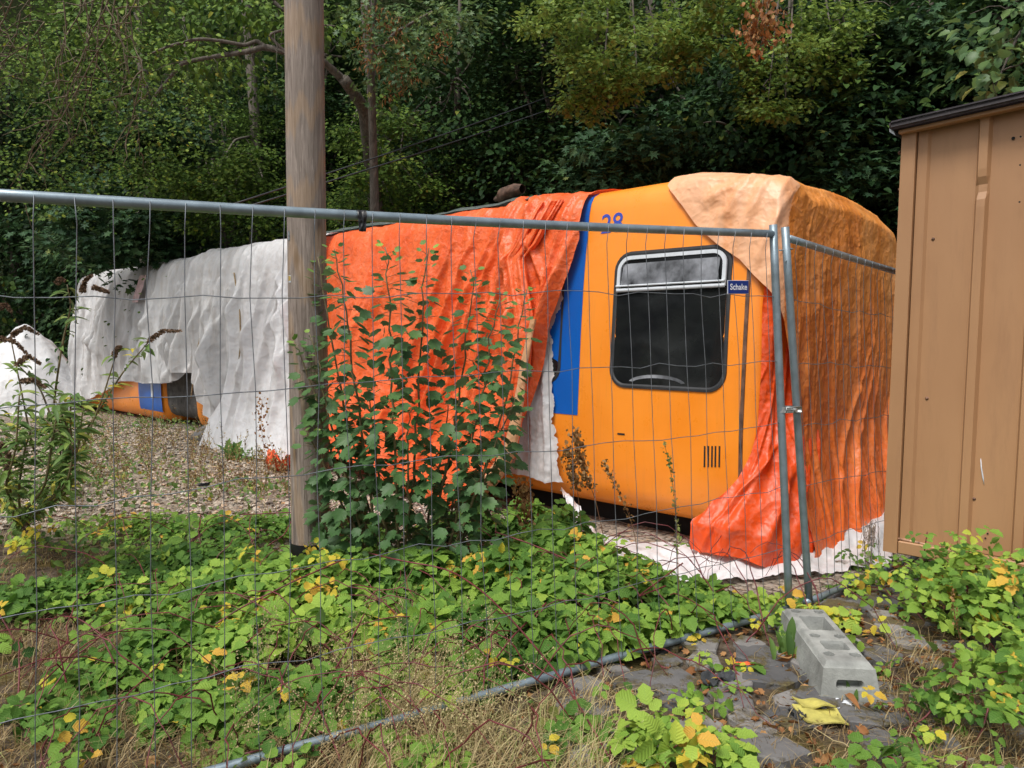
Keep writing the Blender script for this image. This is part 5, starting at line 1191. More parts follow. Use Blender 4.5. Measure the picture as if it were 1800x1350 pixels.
def undergrowth():
    """ivy and low growth covering the bank and the foot of the wood"""
    r = np.random.default_rng(55); n = 17000; px = r.uniform(-100, 1900, n); dd = r.random(n) ** .7 * 9
    Yf = 32 - (px / 1800.) * 15.5; Y = Yf * .97 + dd * 1.6; x = (px - 900) / 1300 * Y; z = hill_z(x, Y) + np.abs(r.normal(0, .55, n)) + .9 * fbm(x * .6, Y * .6, 3)
    D = norm(r.normal(0, .6, (n, 3)) + [0, -.6, -.5]); Nn = norm(r.normal(0, .4, (n, 3)) + [0, -.5, .9])
    g = G(); g.scatter(TINY, np.stack([x, Y, z], 1), frames(D, Nn), r.uniform(.12, .25, n), np.clip(r.normal(.2, .15, n), 0, 1))  # low tints darken the leaves further for the shaded gaps between trees
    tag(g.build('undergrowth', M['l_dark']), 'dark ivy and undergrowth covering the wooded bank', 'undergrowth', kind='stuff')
undergrowth()
# ================================================================== NEAR PLANTS
def compound(r, pos, Dir, Nn, size, tint, n5=.35):
    """bramble leaf of three or five leaflets; returns leaflet positions, directions, normals, sizes, tints"""
    m = len(pos); F_ = frames(Dir, Nn); out = []
    five = r.random(m) < n5
    for k, (ang, ln, s) in enumerate(((0, .55, 1.0), (68, .28, .82), (-68, .28, .82), (122, .12, .62), (-122, .12, .62))):
        sel = np.ones(m, bool) if k < 3 else five
        a = math.radians(ang); v = np.array([math.sin(a), math.cos(a), 0])
        d = np.einsum('k,nkj->nj', v, F_[sel]) + r.normal(0, .1, (sel.sum(), 3))
        nn = F_[sel][:, 2] + r.normal(0, .16, (sel.sum(), 3)) + d * .15
        p = pos[sel] + np.einsum('k,nkj->nj', v * ln, F_[sel]) * size[sel, None] * .8
        out.append((p, norm(d), norm(nn), size[sel] * s * r.uniform(.85, 1.1, sel.sum()), np.clip(tint[sel] + r.normal(0, .03, sel.sum()), 0, 1)))
    return [np.concatenate(c) for c in zip(*out)]
def fence_side(P): return (P[:, 1] - FA[1]) * (FB[0] - FA[0]) - (P[:, 0] - FA[0]) * (FB[1] - FA[1])
def add_bramble(g, r, pos, size, tint, cam_tilt=.35):
    # brambles press against the far side of the mesh; few hang over to the near side above the bottom rail
    px = 900 + 1300 * pos[:, 0] / pos[:, 1]; py = 592 + 1300 * (CAMH - pos[:, 2]) / pos[:, 1]; rail = 1458 - .283 * px + 12
    drop = (fence_side(pos) < .12) & (py < np.where(px > 560, rail + 80, rail + 30)) & (px < 1385) & (r.random(len(pos)) < np.where(px < 860, .8, .95)); pos, size, tint = pos[~drop], size[~drop] * 1.6, tint[~drop]
    if len(pos) == 0: return
    m = len(pos); az = r.uniform(0, 2 * PI, m); Dir = np.stack([np.cos(az), np.sin(az) - .25, r.uniform(-.5, .15, m)], 1)
    Nn = norm(r.normal(0, .42, (m, 3)) + [0, -cam_tilt, 1.0])
    p, d, n, s, t = compound(r, pos, norm(Dir), Nn, size, tint); g.scatter(BRAM, p, frames(d, n), s, t)
def canes(g, r, roots, L0=.5, L1=1.4, rad=.0035, h=.3):
    tips = []
    for p in roots:
        az = r.uniform(0, 2 * PI); L = r.uniform(L0, L1); t = np.linspace(0, 1, 12); hh = h * r.uniform(.6, 1.3)
        x = p[0] + np.cos(az) * L * t; y = p[1] + np.sin(az) * L * t; z = p[2] + hh * 4 * t * (1 - t) * .8 + .03
        P = np.stack([x, y, z], 1) + r.normal(0, .008, (12, 3)); g.tube(P, rad * (1.1 - .6 * t), 5, cap=False); tips.append(P)
    return tips
def pxg(px, py, h=0.0, it=6):
    """point at height h above the ground seen at this place"""
    z = h
    for _ in range(it):
        d = at(px, py, 1.) - [0, 0, CAMH]; k = (z - CAMH) / d[2]; p = d * k + [0, 0, CAMH]; z = float(gz(p[0], p[1])) + h
    return p
def brambles():
    r = np.random.default_rng(21)
    # mounds: picture place of the mound top, radius x, radius y (m), height, leaves, tint, size
    B = [(620, 985, .55, .35, .30, 330, .62, .062), (480, 1000, .6, .4, .26, 300, .60, .06), (760, 975, .5, .4, .30, 330, .52, .062), (880, 985, .5, .4, .32, 330, .45, .064),
         (960, 940, .5, .4, .34, 300, .42, .064), (1010, 1000, .45, .35, .28, 260, .42, .06), (900, 1070, .45, .35, .24, 280, .44, .062), (1050, 1090, .4, .3, .2, 240, .48, .058),
         (1180, 1080, .35, .25, .15, 170, .55, .052), (1290, 1060, .35, .22, .13, 160, .6, .048), (1230, 1020, .3, .2, .13, 90, .5, .05), (760, 1080, .45, .3, .22, 240, .46, .062), (600, 1080, .5, .3, .24, 260, .66, .064),
         (480, 1090, .4, .3, .22, 190, .6, .062), (330, 1080, .4, .35, .18, 130, .5, .056), (200, 1010, .6, .45, .16, 190, .45, .05), (60, 1030, .5, .4, .15, 130, .45, .05), (330, 960, .7, .5, .16, 260, .45, .05),
         (430, 905, .8, .5, .18, 260, .42, .05), (250, 900, .8, .5, .12, 150, .5, .045), (560, 1190, .3, .2, .2, 85, .42, .06), (480, 1190, .3, .2, .14, 45, .38, .058), (520, 1280, .25, .15, .14, 35, .4, .055), (380, 1170, .25, .2, .12, 26, .36, .055), (180, 1130, .35, .25, .1, 36, .36, .05),
         (170, 1270, .2, .15, .08, 12, .38, .05), (700, 1150, .4, .25, .18, 120, .46, .058), (800, 1170, .35, .22, .14, 90, .46, .055), (930, 1160, .3, .2, .12, 80, .42, .052), (1000, 1240, .25, .2, .08, 26, .4, .045),
         (1330, 1040, .25, .15, .1, 60, .7, .048), (1440, 1060, .2, .12, .1, 26, .8, .048), (1110, 1000, .3, .2, .22, 110, .46, .055), (1200, 945, .22, .12, .12, 40, .5, .05), (1300, 935, .2, .12, .12, 26, .5, .05), (590, 900, .4, .3, .2, 120, .4, .055), (120, 1090, .5, .3, .14, 90, .5, .05), (60, 1180, .4, .25, .12, 50, .45, .05), (300, 1200, .4, .2, .12, 60, .5, .05), (450, 1250, .35, .15, .12, 40, .45, .052), (680, 1230, .35, .15, .14, 60, .5, .05), (820, 1250, .35, .15, .12, 60, .5, .05), (760, 1310, .3, .1, .1, 30, .5, .045), (930, 1290, .3, .15, .1, 40, .5, .045), (990, 905, .3, .2, .42, 120, .42, .055), (930, 890, .35, .2, .42, 120, .42, .055), (1060, 960, .3, .2, .32, 110, .5, .05), (1130, 985, .25, .2, .2, 70, .5, .048), (400, 1000, .7, .4, .22, 160, .68, .055), (560, 1240, .35, .18, .12, 60, .55, .055), (640, 1200, .3, .15, .12, 50, .55, .055), (380, 1230, .35, .15, .1, 45, .5, .055), (760, 1200, .3, .15, .12, 60, .55, .052), (240, 1150, .35, .2, .12, 50, .55, .052), (90, 1230, .3, .2, .1, 30, .5, .05), (840, 900, .5, .3, .3, 190, .4, .06), (1480, 1010, .3, .15, .08, 70, .5, .042)]
    g = G(); gs = G(); roots = []
    for (px, py, rx, ry, h, m, tn, sz) in B:
        c = pxg(px, py + 25, h * .6); m = int(m * 1.15)
        q = r.normal(0, .48, (m, 2)); x = c[0] + q[:, 0] * rx; y = c[1] + q[:, 1] * ry; prof = h * np.exp(-(q ** 2).sum(1) * .9)
        z = gz(x, y) + prof * r.uniform(.25, 1.0, m) ** .6 + .02; tint = np.clip(tn + r.normal(0, .1, m) - .12 * (1 - r.random(m)) , 0, .86)
        yl = r.random(m) < .03; tint[yl] = r.uniform(.86, 1, yl.sum()); tint = np.clip(tint + .22 * fbm(x * 1.7, y * 1.7, 77), 0, 1)
        kp = fbm(x * 2.6 + 9, y * 2.6, 33) > -.16 - .25 * (py < 1100); sz_ = sz * r.uniform(.42, 1.2, m)
        add_bramble(g, r, np.stack([x, y, z], 1)[kp], sz_[kp], tint[kp])
        for _ in range(max(2, m // 55)): roots.append((c[0] + r.normal(0, .4) * rx, c[1] + r.normal(0, .4) * ry, float(gz(c[0], c[1]))))
    # bright yellow leaves the photo shows
    for (px, py, h, n_) in ((585, 985, .33, 5), (540, 965, .3, 5), (600, 1030, .26, 3), (470, 975, .26, 4), (560, 1040, .26, 4), (1045, 1120, .14, 3), (1048, 1095, .16, 2), (40, 945, .2, 7), (75, 940, .2, 5), (1548, 1020, .12, 4), (1380, 1045, .13, 4), (1480, 1075, .1, 3), (870, 1160, .16, 3), (905, 1200, .12, 3), (180, 1030, .1, 2), (345, 1160, .1, 3)):
        c = pxg(px, py, h); P = c + r.normal(0, .06, (n_, 3)) * [1, 1, .5]; add_bramble(g, r, P, np.full(n_, .04) * r.uniform(.6, 1.3, n_), r.uniform(.8, 1, n_), .8)
    root = empty('bramble_thicket', (0, 0, 0), 'mass of green and yellowing brambles under and behind the long fence panel', 'brambles', kind='stuff')
    canes(gs, r, roots, .4, 1.1)
    for path in (((640, 970, .3), (700, 985, .34), (790, 1000, .3), (850, 1040, .3), (900, 1090, .25), (935, 1130, .2), (985, 1190, .14), (1030, 1260, .1), (1070, 1330, .05)),
                 ((870, 935, .4), (930, 955, .35), (1000, 985, .3), (1060, 1005, .25)), ((1170, 1030, .15), (1120, 1050, .2), (1200, 990, .2)), ((420, 905, .3), (520, 900, .34), (500, 940, .3), (470, 960, .2)),
                 ((330, 1130, .08), (420, 1070, .2), (520, 1020, .3), (600, 985, .34)), ((600, 1340, .05), (580, 1290, .1), (555, 1230, .16), (600, 1160, .2), (640, 1080, .3)), ((855, 1180, .1), (900, 1120, .18), (960, 1060, .25))):
        P = np.array([pxg(*q) for q in path]); t = np.linspace(0, len(P) - 1, 30); Q = np.stack([np.interp(t, range(len(P)), P[:, i]) for i in range(3)], 1); Q[1:-1] = (Q[:-2] + Q[1:-1] + Q[2:]) / 3; gs.tube(Q, .0045, 6)
    part(g, 'leaves', M['l_bram'], root); part(gs, 'canes', M['cane'], root); root.children[0]['kind'] = 'stuff'; root.children[1]['kind'] = 'stuff'
    # single bramble plants with a place of their own
    def patch(label, spots, seed, dens=1.0):
        rr = np.random.default_rng(seed); c0 = pxg(spots[0][0], spots[0][1], 0); root = empty('bramble_bush', c0, label, 'bramble', 'bramble bushes'); g = G(); gs = G()
        for (px, py, h, n_, tn, sz, sp) in spots:
            n_ = max(3, int(n_ * dens)); c = pxg(px, py, h); P = c + rr.normal(0, 1, (n_, 3)) * [sp, sp, sp * .55]; P[:, 2] = np.maximum(P[:, 2], gz(P[:, 0], P[:, 1]) + .02)
            t = np.clip(tn - .06 + rr.normal(0, .13, n_), 0, 1); yl = rr.random(n_) < .07; t[yl] = rr.uniform(.88, 1, yl.sum()); add_bramble(g, rr, P, sz * .85 * rr.uniform(.5, 1.2, n_), t, .5)
            b = np.array([c[0] + rr.normal(0, .05), c[1] + rr.normal(0, .05), float(gz(c[0], c[1]))]); m = (b + c) / 2 + rr.normal(0, .06, 3)
            u = np.linspace(0, 1, 10)[:, None]; gs = G(); gs.tube(b * (1 - u) ** 2 + 2 * m * u * (1 - u) + c * u ** 2, .0035, 5); part(gs, 'cane', M['cane'], root)
        part(g, 'leaves', M['l_bram'], root)
    patch('bramble bush growing up against the bottom of the shed wall', [(1630, 935, .42, 5, .6, .04, .04), (1680, 970, .38, 22, .7, .05, .09), (1700, 1010, .3, 40, .66, .052, .12), (1760, 1000, .34, 40, .6, .052, .12), (1780, 1050, .28, 60, .56, .055, .14), (1730, 1070, .22, 60, .55, .055, .14), (1790, 1110, .2, 45, .58, .056, .12), (1620, 1030, .16, 45, .64, .045, .12), (1660, 1065, .12, 34, .7, .045, .12), (1560, 1030, .08, 30, .7, .04, .12), (1590, 1000, .1, 30, .5, .04, .12), (1520, 985, .06, 24, .42, .042, .12), (1655, 1000, .14, 20, .5, .05, .1), (1700, 1040, .28, 40, .6, .052, .13)], 3, .8)
    patch('bramble bush with dark and yellow leaves in front of the shed, nearer than the wall', [(1740, 1130, .22, 30, .62, .058, .1), (1680, 1160, .16, 26, .6, .054, .09), (1770, 1180, .2, 34, .55, .056, .11), (1700, 1220, .16, 26, .42, .058, .08), (1640, 1240, .12, 14, .42, .052, .06), (1590, 1245, .08, 9, .4, .05, .05), (1740, 1230, .18, 16, .5, .05, .09), (1790, 1240, .2, 16, .6, .05, .08)], 4, .6)
    patch('vivid lime green bramble shoot at the bottom right of centre', [(1165, 1270, .16, 9, .76, .062, .045), (1190, 1310, .16, 9, .74, .06, .05), (1120, 1300, .13, 8, .7, .056, .05), (1240, 1290, .12, 8, .68, .056, .05), (1260, 1330, .1, 8, .6, .055, .05), (1210, 1230, .1, 8, .66, .05, .05), (1170, 1340, .12, 8, .74, .06, .05), (1300, 1340, .08, 6, .45, .05, .04), (1100, 1220, .08, 6, .5, .045, .05)], 5)
    patch('small dark green bramble sprig at the lower left corner', [(90, 1290, .12, 3, .36, .055, .03), (165, 1280, .1, 3, .38, .055, .03), (130, 1330, .08, 3, .36, .05, .03), (550, 1320, .1, 3, .4, .05, .03)], 6)
    patch('bramble spray lying over the buried left end of the bottom fence rail', [(560, 1285, .12, 9, .5, .052, .05), (500, 1310, .12, 9, .5, .052, .05), (430, 1325, .1, 9, .45, .052, .05), (620, 1300, .08, 7, .5, .05, .05), (480, 1335, .08, 8, .45, .05, .05), (690, 1262, .07, 5, .5, .045, .04)], 9)
    patch('low green bramble runner beside the orange scrap', [(1260, 1185, .05, 5, .42, .042, .05), (1300, 1170, .05, 5, .48, .045, .05), (1230, 1150, .06, 7, .7, .042, .06), (1330, 1110, .08, 8, .66, .045, .07), (1290, 1210, .04, 4, .5, .035, .05), (1160, 1170, .05, 7, .45, .045, .07), (1345, 1180, .03, 3, .5, .03, .03)], 7)
    patch('young bramble sprays at the bottom right corner', [(1560, 1330, .1, 7, .4, .05, .05), (1480, 1345, .1, 5, .5, .06, .03), (1620, 1335, .1, 5, .45, .05, .05), (1700, 1330, .1, 5, .45, .05, .05), (1560, 1180, .04, 4, .4, .04, .04), (1500, 1130, .05, 4, .42, .04, .04), (1600, 1290, .06, 6, .5, .04, .05)], 8)
brambles()
# ---- lobed shrub between pole and coach
def shrub():
    r = np.random.default_rng(31); Y = 4.75; base = at(720, 955, Y); base[2] = float(gz(base[0], base[1]))
    root = empty('leafy_shrub', base, 'tall dark green many stemmed shrub with lobed leaves in front of the bright orange tarpaulin', 'shrub')
    stems = [((560, 455), (600, 700), (660, 940)), ((590, 435), (620, 650), (675, 940)), ((680, 437), (690, 660), (700, 940)), ((750, 437), (735, 660), (715, 940)), ((835, 478), (815, 680), (745, 940)), ((880, 520), (850, 690), (770, 940)), ((925, 508), (895, 720), (790, 940)),
             ((545, 590), (590, 790), (665, 940)), ((520, 600), (570, 760), (655, 940)), ((650, 690), (660, 790), (690, 940)), ((790, 700), (775, 800), (730, 940)), ((540, 760), (590, 850), (670, 940)), ((720, 720), (715, 800), (715, 940)), ((905, 700), (860, 800), (770, 940)), ((880, 790), (840, 870), (770, 940)), ((610, 720), (625, 800), (680, 940)), ((840, 720), (820, 810), (750, 940)), ((560, 880), (600, 910), (670, 950)), ((830, 890), (790, 910), (750, 950))]
    pos = []; D = []; Nn = []; sz = []; ti = []; tw = []
    for k, st in enumerate(stems):
        yy = Y + r.uniform(-.28, .3); P = np.array([at(st[0][0], st[0][1], yy), at(st[1][0], st[1][1], yy + r.uniform(-.08, .08)), at(st[2][0], st[2][1], Y)]); P[2, 2] = base[2]
        u = np.linspace(0, 1, 22)[:, None]; Q = P[2] * (1 - u) ** 2 + 2 * P[1] * u * (1 - u) * 1.0 + P[0] * u ** 2; Q += .008 * r.normal(0, 1, Q.shape)
        Q = Q[Q[:, 2].argsort()]; g = G(); g.tube(Q, .010 * (1 - .8 * u[:, 0]) + .0015, 6); part(g, 'stem', M['stem'], root)
        L = np.linalg.norm(np.diff(Q, axis=0), axis=1).sum(); m = int(L / .019)
        for j in range(m):
            t = (j + r.random()) / m
            if t < .1: continue
            p = Q[min(21, int(t * 21))] * (1 - (t * 21 % 1)) + Q[min(21, int(t * 21) + 1)] * (t * 21 % 1); az = j * 2.4 + r.normal(0, .4); top = sstep(t, .72, 1.0)
            reach = (.085 - .05 * top) * r.uniform(.4, 1.4) + (.16 * r.random() * (1 - sstep(t, .3, .6)))
            d = np.array([math.cos(az), math.sin(az), r.uniform(-.25, .3) + .5 * top]); q = p + d * reach
            pos.append(q); D.append(d + [0, 0, -.35 + .5 * top]); Nn.append(norm(np.array([0, -.3, 1.]) + r.normal(0, .4, 3) + d * .25)); sz.append((.102 - .052 * top) * r.uniform(.65, 1.2)); ti.append(np.clip(.38 + .45 * top ** 2 + r.normal(0, .12), 0, 1))
            if r.random() < .35: tw.append((p, q))
    g = G(); g.scatter(POPLAR, np.array(pos), frames(norm(np.array(D)), np.array(Nn)), np.array(sz), np.array(ti)); part(g, 'foliage', M['l_pop'], root)
    g = G()
    for a, b in tw: g.tube([a, b], .0015, 4, cap=False)
    part(g, 'leaf_stalks', M['stem'], root)['kind'] = 'stuff'
shrub()
# ---- butterfly bush at the left
def buddleia():
    r = np.random.default_rng(41)
    def plant(name, label, base, stems, spikes, leafy, seed, cat='shrub'):
        rr = np.random.default_rng(seed); b = np.array(base); root = empty(name, b, label, cat); pos = []; D = []; Nn = []; sz = []
        for st in stems:
            P = np.array([b + rr.normal(0, .05, 3) * [1, 1, 0]] + [at(x, y, yy) for x, y, yy in st]); k = len(P); t = np.linspace(0, k - 1, 26); Q = np.stack([np.interp(t, range(k), P[:, i]) for i in range(3)], 1)
            for _ in range(3): Q[1:-1] = (Q[:-2] + Q[1:-1] * 2 + Q[2:]) / 4
            g = G(); g.tube(Q, .008 * (1 - .75 * t / (k - 1)) + .002, 6); part(g, 'stem', M['stem'], root)
            for j in range(2, 26):
                for sg in (-1, 1):
                    if rr.random() > leafy: continue
                    az = j * 1.57 + sg * PI / 2 + rr.normal(0, .3); d = np.array([math.cos(az), math.sin(az), rr.uniform(-.1, .6)])
                    for q_ in range(2): pos.append(Q[j] + d * .02 * q_ + rr.normal(0, .012, 3)); D.append(d + rr.normal(0, .25, 3)); Nn.append(norm(np.array([0, -.3, 1.]) + rr.normal(0, .3, 3))); sz.append(rr.uniform(.06, .13))
        pos = np.array(pos); g = G(); g.scatter(LANCE, pos, frames(norm(np.array(D)), np.array(Nn)), np.array(sz), np.clip(rr.normal(.62, .22, len(pos)), 0, 1)); part(g, 'foliage', M['l_bud'], root)
        for sp in spikes:
            P = np.array([at(*q) for q in sp]); t = np.linspace(0, len(P) - 1, 22); Q = np.stack([np.interp(t, range(len(P)), P[:, i]) for i in range(3)], 1); n = 260
            u = rr.random(n); c = np.stack([np.interp(u * 21, range(22), Q[:, i]) for i in range(3)], 1); rad = .015 * (1 - .55 * u); g = G(); g.tube(Q, .004, 5)
            dd = norm(rr.normal(0, 1, (n, 3))); g.scatter(TINY, c + dd * rad[:, None] * .4, frames(dd, norm(rr.normal(0, 1, (n, 3)))), rad * 1.1 + .006, rr.random(n)); part(g, 'flower_spike', M['spike'], root)
    Y = 4.6
    b = pxg(75, 905, 0)
    plant('butterfly_bush', 'butterfly bush with a tall leaning stem and brown spent flower spikes', pxg(85, 830, 0),
          [[(95, 700, 5.6), (110, 600, 5.6), (125, 540, 5.6), (118, 500, 5.6)], [(150, 760, 5.6), (215, 655, 5.6), (262, 600, 5.6)], [(140, 800, 5.5), (180, 700, 5.5), (205, 620, 5.5)], [(60, 800, 5.5), (40, 700, 5.5), (20, 600, 5.5)], [(100, 760, 5.4), (70, 680, 5.4), (30, 640, 5.4)]],
          [((262, 600, 5.6), (285, 582, 5.6), (318, 582, 5.6)), ((145, 512, 5.6), (150, 492, 5.6), (162, 484, 5.6)), ((165, 505, 5.6), (180, 510, 5.6), (192, 514, 5.6)), ((20, 590, 5.5), (45, 575, 5.5), (68, 588, 5.5)), ((0, 595, 5.4), (25, 600, 5.4), (48, 622, 5.4)), ((30, 640, 5.3), (50, 625, 5.3), (72, 640, 5.3)), ((38, 670, 5.3), (60, 668, 5.3), (80, 682, 5.3)), ((200, 625, 5.5), (207, 612, 5.5), (212, 610, 5.5)), ((100, 498, 5.6), (106, 490, 5.6), (114, 494, 5.6)), ((0, 540, 5.3), (10, 536, 5.3), (20, 548, 5.3))], .42, 3)
    st = []
    for k in range(11):
        x = r.uniform(-60, 130); yy = r.uniform(4.3, 5.0); st.append([(x + r.uniform(-15, 15), 860, yy), (x + r.uniform(-25, 25), 790, yy), (x + r.uniform(-35, 35), r.uniform(690, 770), yy)])
    plant('butterfly_bush', 'low leafy butterfly bush filling the left edge below the flower spikes', pxg(35, 925, 0), st, [((0, 780, 4.6), (15, 800, 4.6), (10, 840, 4.6))], .75, 4)
buddleia()
# ---- grass, litter, weeds
def blades(g, r, x, y, z, h, lean, wid, tint, n=4):
    m = len(x); az = r.uniform(0, 2 * PI, m); t = np.linspace(0, 1, n + 1)
    dx = np.cos(az) * lean * h; dy = np.sin(az) * lean * h; wx = -np.sin(az + .6) * wid; wy = np.cos(az + .6) * wid
    c = np.stack([x[:, None] + dx[:, None] * t ** 2, y[:, None] + dy[:, None] * t ** 2, z[:, None] + h[:, None] * (t - .35 * np.minimum(lean, 1.6)[:, None] * t ** 2)], -1)
    w_ = (1 - t ** 2 * .9)[None, :, None]; off = np.stack([wx, wy, 0 * wx], -1)[:, None] * w_
    V = np.stack([c - off, c + off], 2).reshape(m, -1, 3); k = 2 * (n + 1)
    Q = np.array([[2 * i, 2 * i + 1, 2 * i + 3, 2 * i + 2] for i in range(n)]); F_ = (Q[None] + (np.arange(m) * k)[:, None, None]).reshape(-1, 4)
    g.add(V.reshape(-1, 3), F_, np.repeat(tint, k)); return c[:, -1]
def grass():
    r = np.random.default_rng(51); g = G()
    def area(n, px0, px1, py0, py1, hm, tm, ts=.15, lean=(.3, 1.6), wid=.002):
        px = r.uniform(px0, px1, n); py = r.uniform(py0, py1, n); P = np.array([0, 0, 0.])[None].repeat(n, 0)
        d = np.array([at(a, b, 1.) for a, b in zip(px, py)]) - [0, 0, CAMH]; k = -CAMH / d[:, 2]; P = d * k[:, None]; x, y = P[:, 0], P[:, 1]; z = gz(x, y)
        dens = fbm(x * 3, y * 3, 8); pf = (y - FA[1]) * (FB[0] - FA[0]) - (x - FA[0]) * (FB[1] - FA[1]); kp = (dens > r.uniform(-.75, .1, n)) & ~((pf < .02) & (pf > -.75) & (px > 560) & (r.random(n) < np.where(px < 860, .35, .7))); x, y, z = x[kp], y[kp], z[kp]; m = len(x)
        return blades(g, r, x, y, z, hm * r.uniform(.4, 1.25, m), r.uniform(*lean, m), wid * r.uniform(.6, 1.5, m), np.clip(r.normal(tm, ts, m), 0, 1))
    area(3600, -40, 560, 1080, 1420, .13, .35, .18); area(2500, -40, 420, 960, 1120, .12, .35, .2); area(2400, 450, 1080, 1150, 1420, .17, .5, .18); area(1500, 600, 1100, 1200, 1420, .2, .6, .12); area(2600, -40, 1000, 1120, 1420, .07, .55, .25, lean=(1, 3), wid=.002)
    area(2200, 1000, 1800, 1200, 1400, .08, .4, .2); area(1500, 1550, 1800, 1100, 1380, .12, .4, .2); area(3000, 0, 500, 780, 980, .12, .35, .2, wid=.0018); area(1500, 550, 800, 1060, 1250, .25, .6, .1)
    tag(g.build('dry_grass', M['straw']), 'dry straw coloured grass along the bottom of the picture', 'grass', kind='stuff')
    # seed heads standing in the grass at bottom centre
    g = G(); n = 170; px = r.uniform(590, 900, n); py = r.uniform(1180, 1400, n); px[:40] = r.uniform(380, 620, 40)
    pos = []; D = []
    for a, b in zip(px, py):
        p = pxg(a, b, 0, 2); h = r.uniform(.18, .42); lean = r.normal(0, .1, 2); u = np.linspace(0, 1, 8)[:, None]
        Q = p + u * [0, 0, h] + np.array([*lean, 0]) * u ** 2; g.tube(Q, .0007, 4, .62, cap=False)
        k = r.integers(20, 45); t = r.uniform(.55, 1, k); c = np.stack([np.interp(t * 7, range(8), Q[:, i]) for i in range(3)], 1); s = .045 * (1.15 - t)[:, None] * 1.3
        c = c + r.normal(0, 1, (k, 3)) * s * [1, 1, .5]; pos.append(c)
    pos = np.concatenate(pos); D = norm(r.normal(0, .5, pos.shape) + [0, 0, .6]); g.scatter(TINY, pos, frames(D, norm(r.normal(0, 1, pos.shape))), r.uniform(.005, .009, len(pos)), np.clip(r.normal(.66, .06, len(pos)), 0, 1))
    tag(g.build('seeding_grass', M['straw']), 'feathery pale grass seed heads at the bottom centre', 'grass', kind='stuff')
    # dry weeds on the gravel
    g = G(); n = 180; px = r.uniform(100, 520, n); py = 750 + 130 * r.random(n) ** 1.3; pos = []
    for a, b in zip(px, py):
        p = pxg(a, b, 0, 2); h = r.uniform(.15, .6); u = np.linspace(0, 1, 6)[:, None]
        for q in range(3):
            d = np.array([*r.normal(0, .25, 2), 1.]); Q = p + u * d * h * r.uniform(.6, 1) + r.normal(0, .01, (6, 3)); g.tube(Q, .0022, 4, r.uniform(.1, .5), cap=False); k = 12; t = r.uniform(.3, 1, k); pos.append(np.stack([np.interp(t * 5, range(6), Q[:, i]) for i in range(3)], 1) + r.normal(0, .02, (k, 3)))
    pos = np.concatenate(pos); D = norm(r.normal(0, 1, pos.shape)); g.scatter(TINY, pos, frames(D, norm(r.normal(0, 1, pos.shape))), r.uniform(.012, .03, len(pos)), np.clip(r.normal(.35, .3, len(pos)), 0, 1))
    tag(g.build('dry_weeds', M['straw']), 'brown dried weeds standing on the gravel before the far coach', 'weeds', kind='stuff')
grass()
def gravel_weeds():
    r = np.random.default_rng(61); g = G(); P = []
    for px, py, m, s in ((260, 745, 120, .3), (300, 750, 100, .3), (350, 760, 60, .25), (410, 800, 50, .18), (180, 740, 80, .3), (230, 760, 60, .3), (440, 810, 60, .15), (470, 860, 90, .3), (380, 870, 90, .35), (300, 850, 60, .3), (170, 800, 220, .4), (140, 860, 260, .45), (220, 830, 160, .4), (100, 780, 160, .4), (60, 860, 200, .4), (60, 960, 120, .3), (500, 880, 60, .25), (440, 590, 0, 0), (200, 900, 160, .5), (100, 1000, 120, .4), (300, 960, 120, .5), (250, 1060, 80, .3)):
        c = pxg(px, py, 0, 3); q = c + r.normal(0, 1, (m, 3)) * [s, s, 0]; q[:, 2] = gz(q[:, 0], q[:, 1]) + r.uniform(.01, .14, m); P.append(q)
    P = np.concatenate(P); n = len(P); D = norm(r.normal(0, .6, (n, 3)) + [0, -.2, .3]); Nn = norm(r.normal(0, .5, (n, 3)) + [0, -.4, 1]); g.scatter(OVAL, P, frames(D, Nn), r.uniform(.03, .07, n), np.clip(r.normal(.5, .2, n), 0, .9))
    tag(g.build('green_weeds', M['l_bud']), 'low green weeds scattered over the gravel and its edge', 'weeds', kind='stuff')
gravel_weeds()
def litter():
    r = np.random.default_rng(71); g = G(); n = 3200; x = r.uniform(-2.0, 3.2, n); y = r.uniform(1.5, 4.9, n); x[:1500] = r.uniform(.4, 3.0, 1500); z = gz(x, y) + .028
    D = norm(r.normal(0, 1, (n, 3)) * [1, 1, .2]); Nn = norm(r.normal(0, .5, (n, 3)) + [0, 0, 1]); s = r.uniform(.012, .045, n); big = r.random(n) < .07; s[big] = r.uniform(.05, .08, big.sum())
    g.scatter(leaf_lobed([(0, .5), (28, .3), (52, .48), (80, .28), (105, .38), (180, .4)], .3, .9), np.stack([x, y, z], 1), frames(D, Nn), s, np.clip(r.normal(.5, .28, n), 0, 1))
    tag(g.build('leaf_litter', M['l_dead']), 'curled brown fallen leaves scattered over the slates', 'leaf litter', kind='stuff')
    # thin twigs
    g = G()
    for _ in range(260):
        p = np.array([r.uniform(-.2, 3.0), r.uniform(1.6, 4.4), 0]); p[2] = float(gz(p[0], p[1])) + .03; d = norm(r.normal(0, 1, 3) * [1, 1, .08]); L = r.uniform(.05, .3); u = np.linspace(0, 1, 6)[:, None]
        g.tube(p + u * d * L + r.normal(0, .006, (6, 3)), r.uniform(.0008, .002), 4, r.uniform(.2, .8), cap=False)
    tag(g.build('twig_litter', M['straw']), 'thin dead twigs and stalks lying on the slates', 'twigs', kind='stuff')
litter()
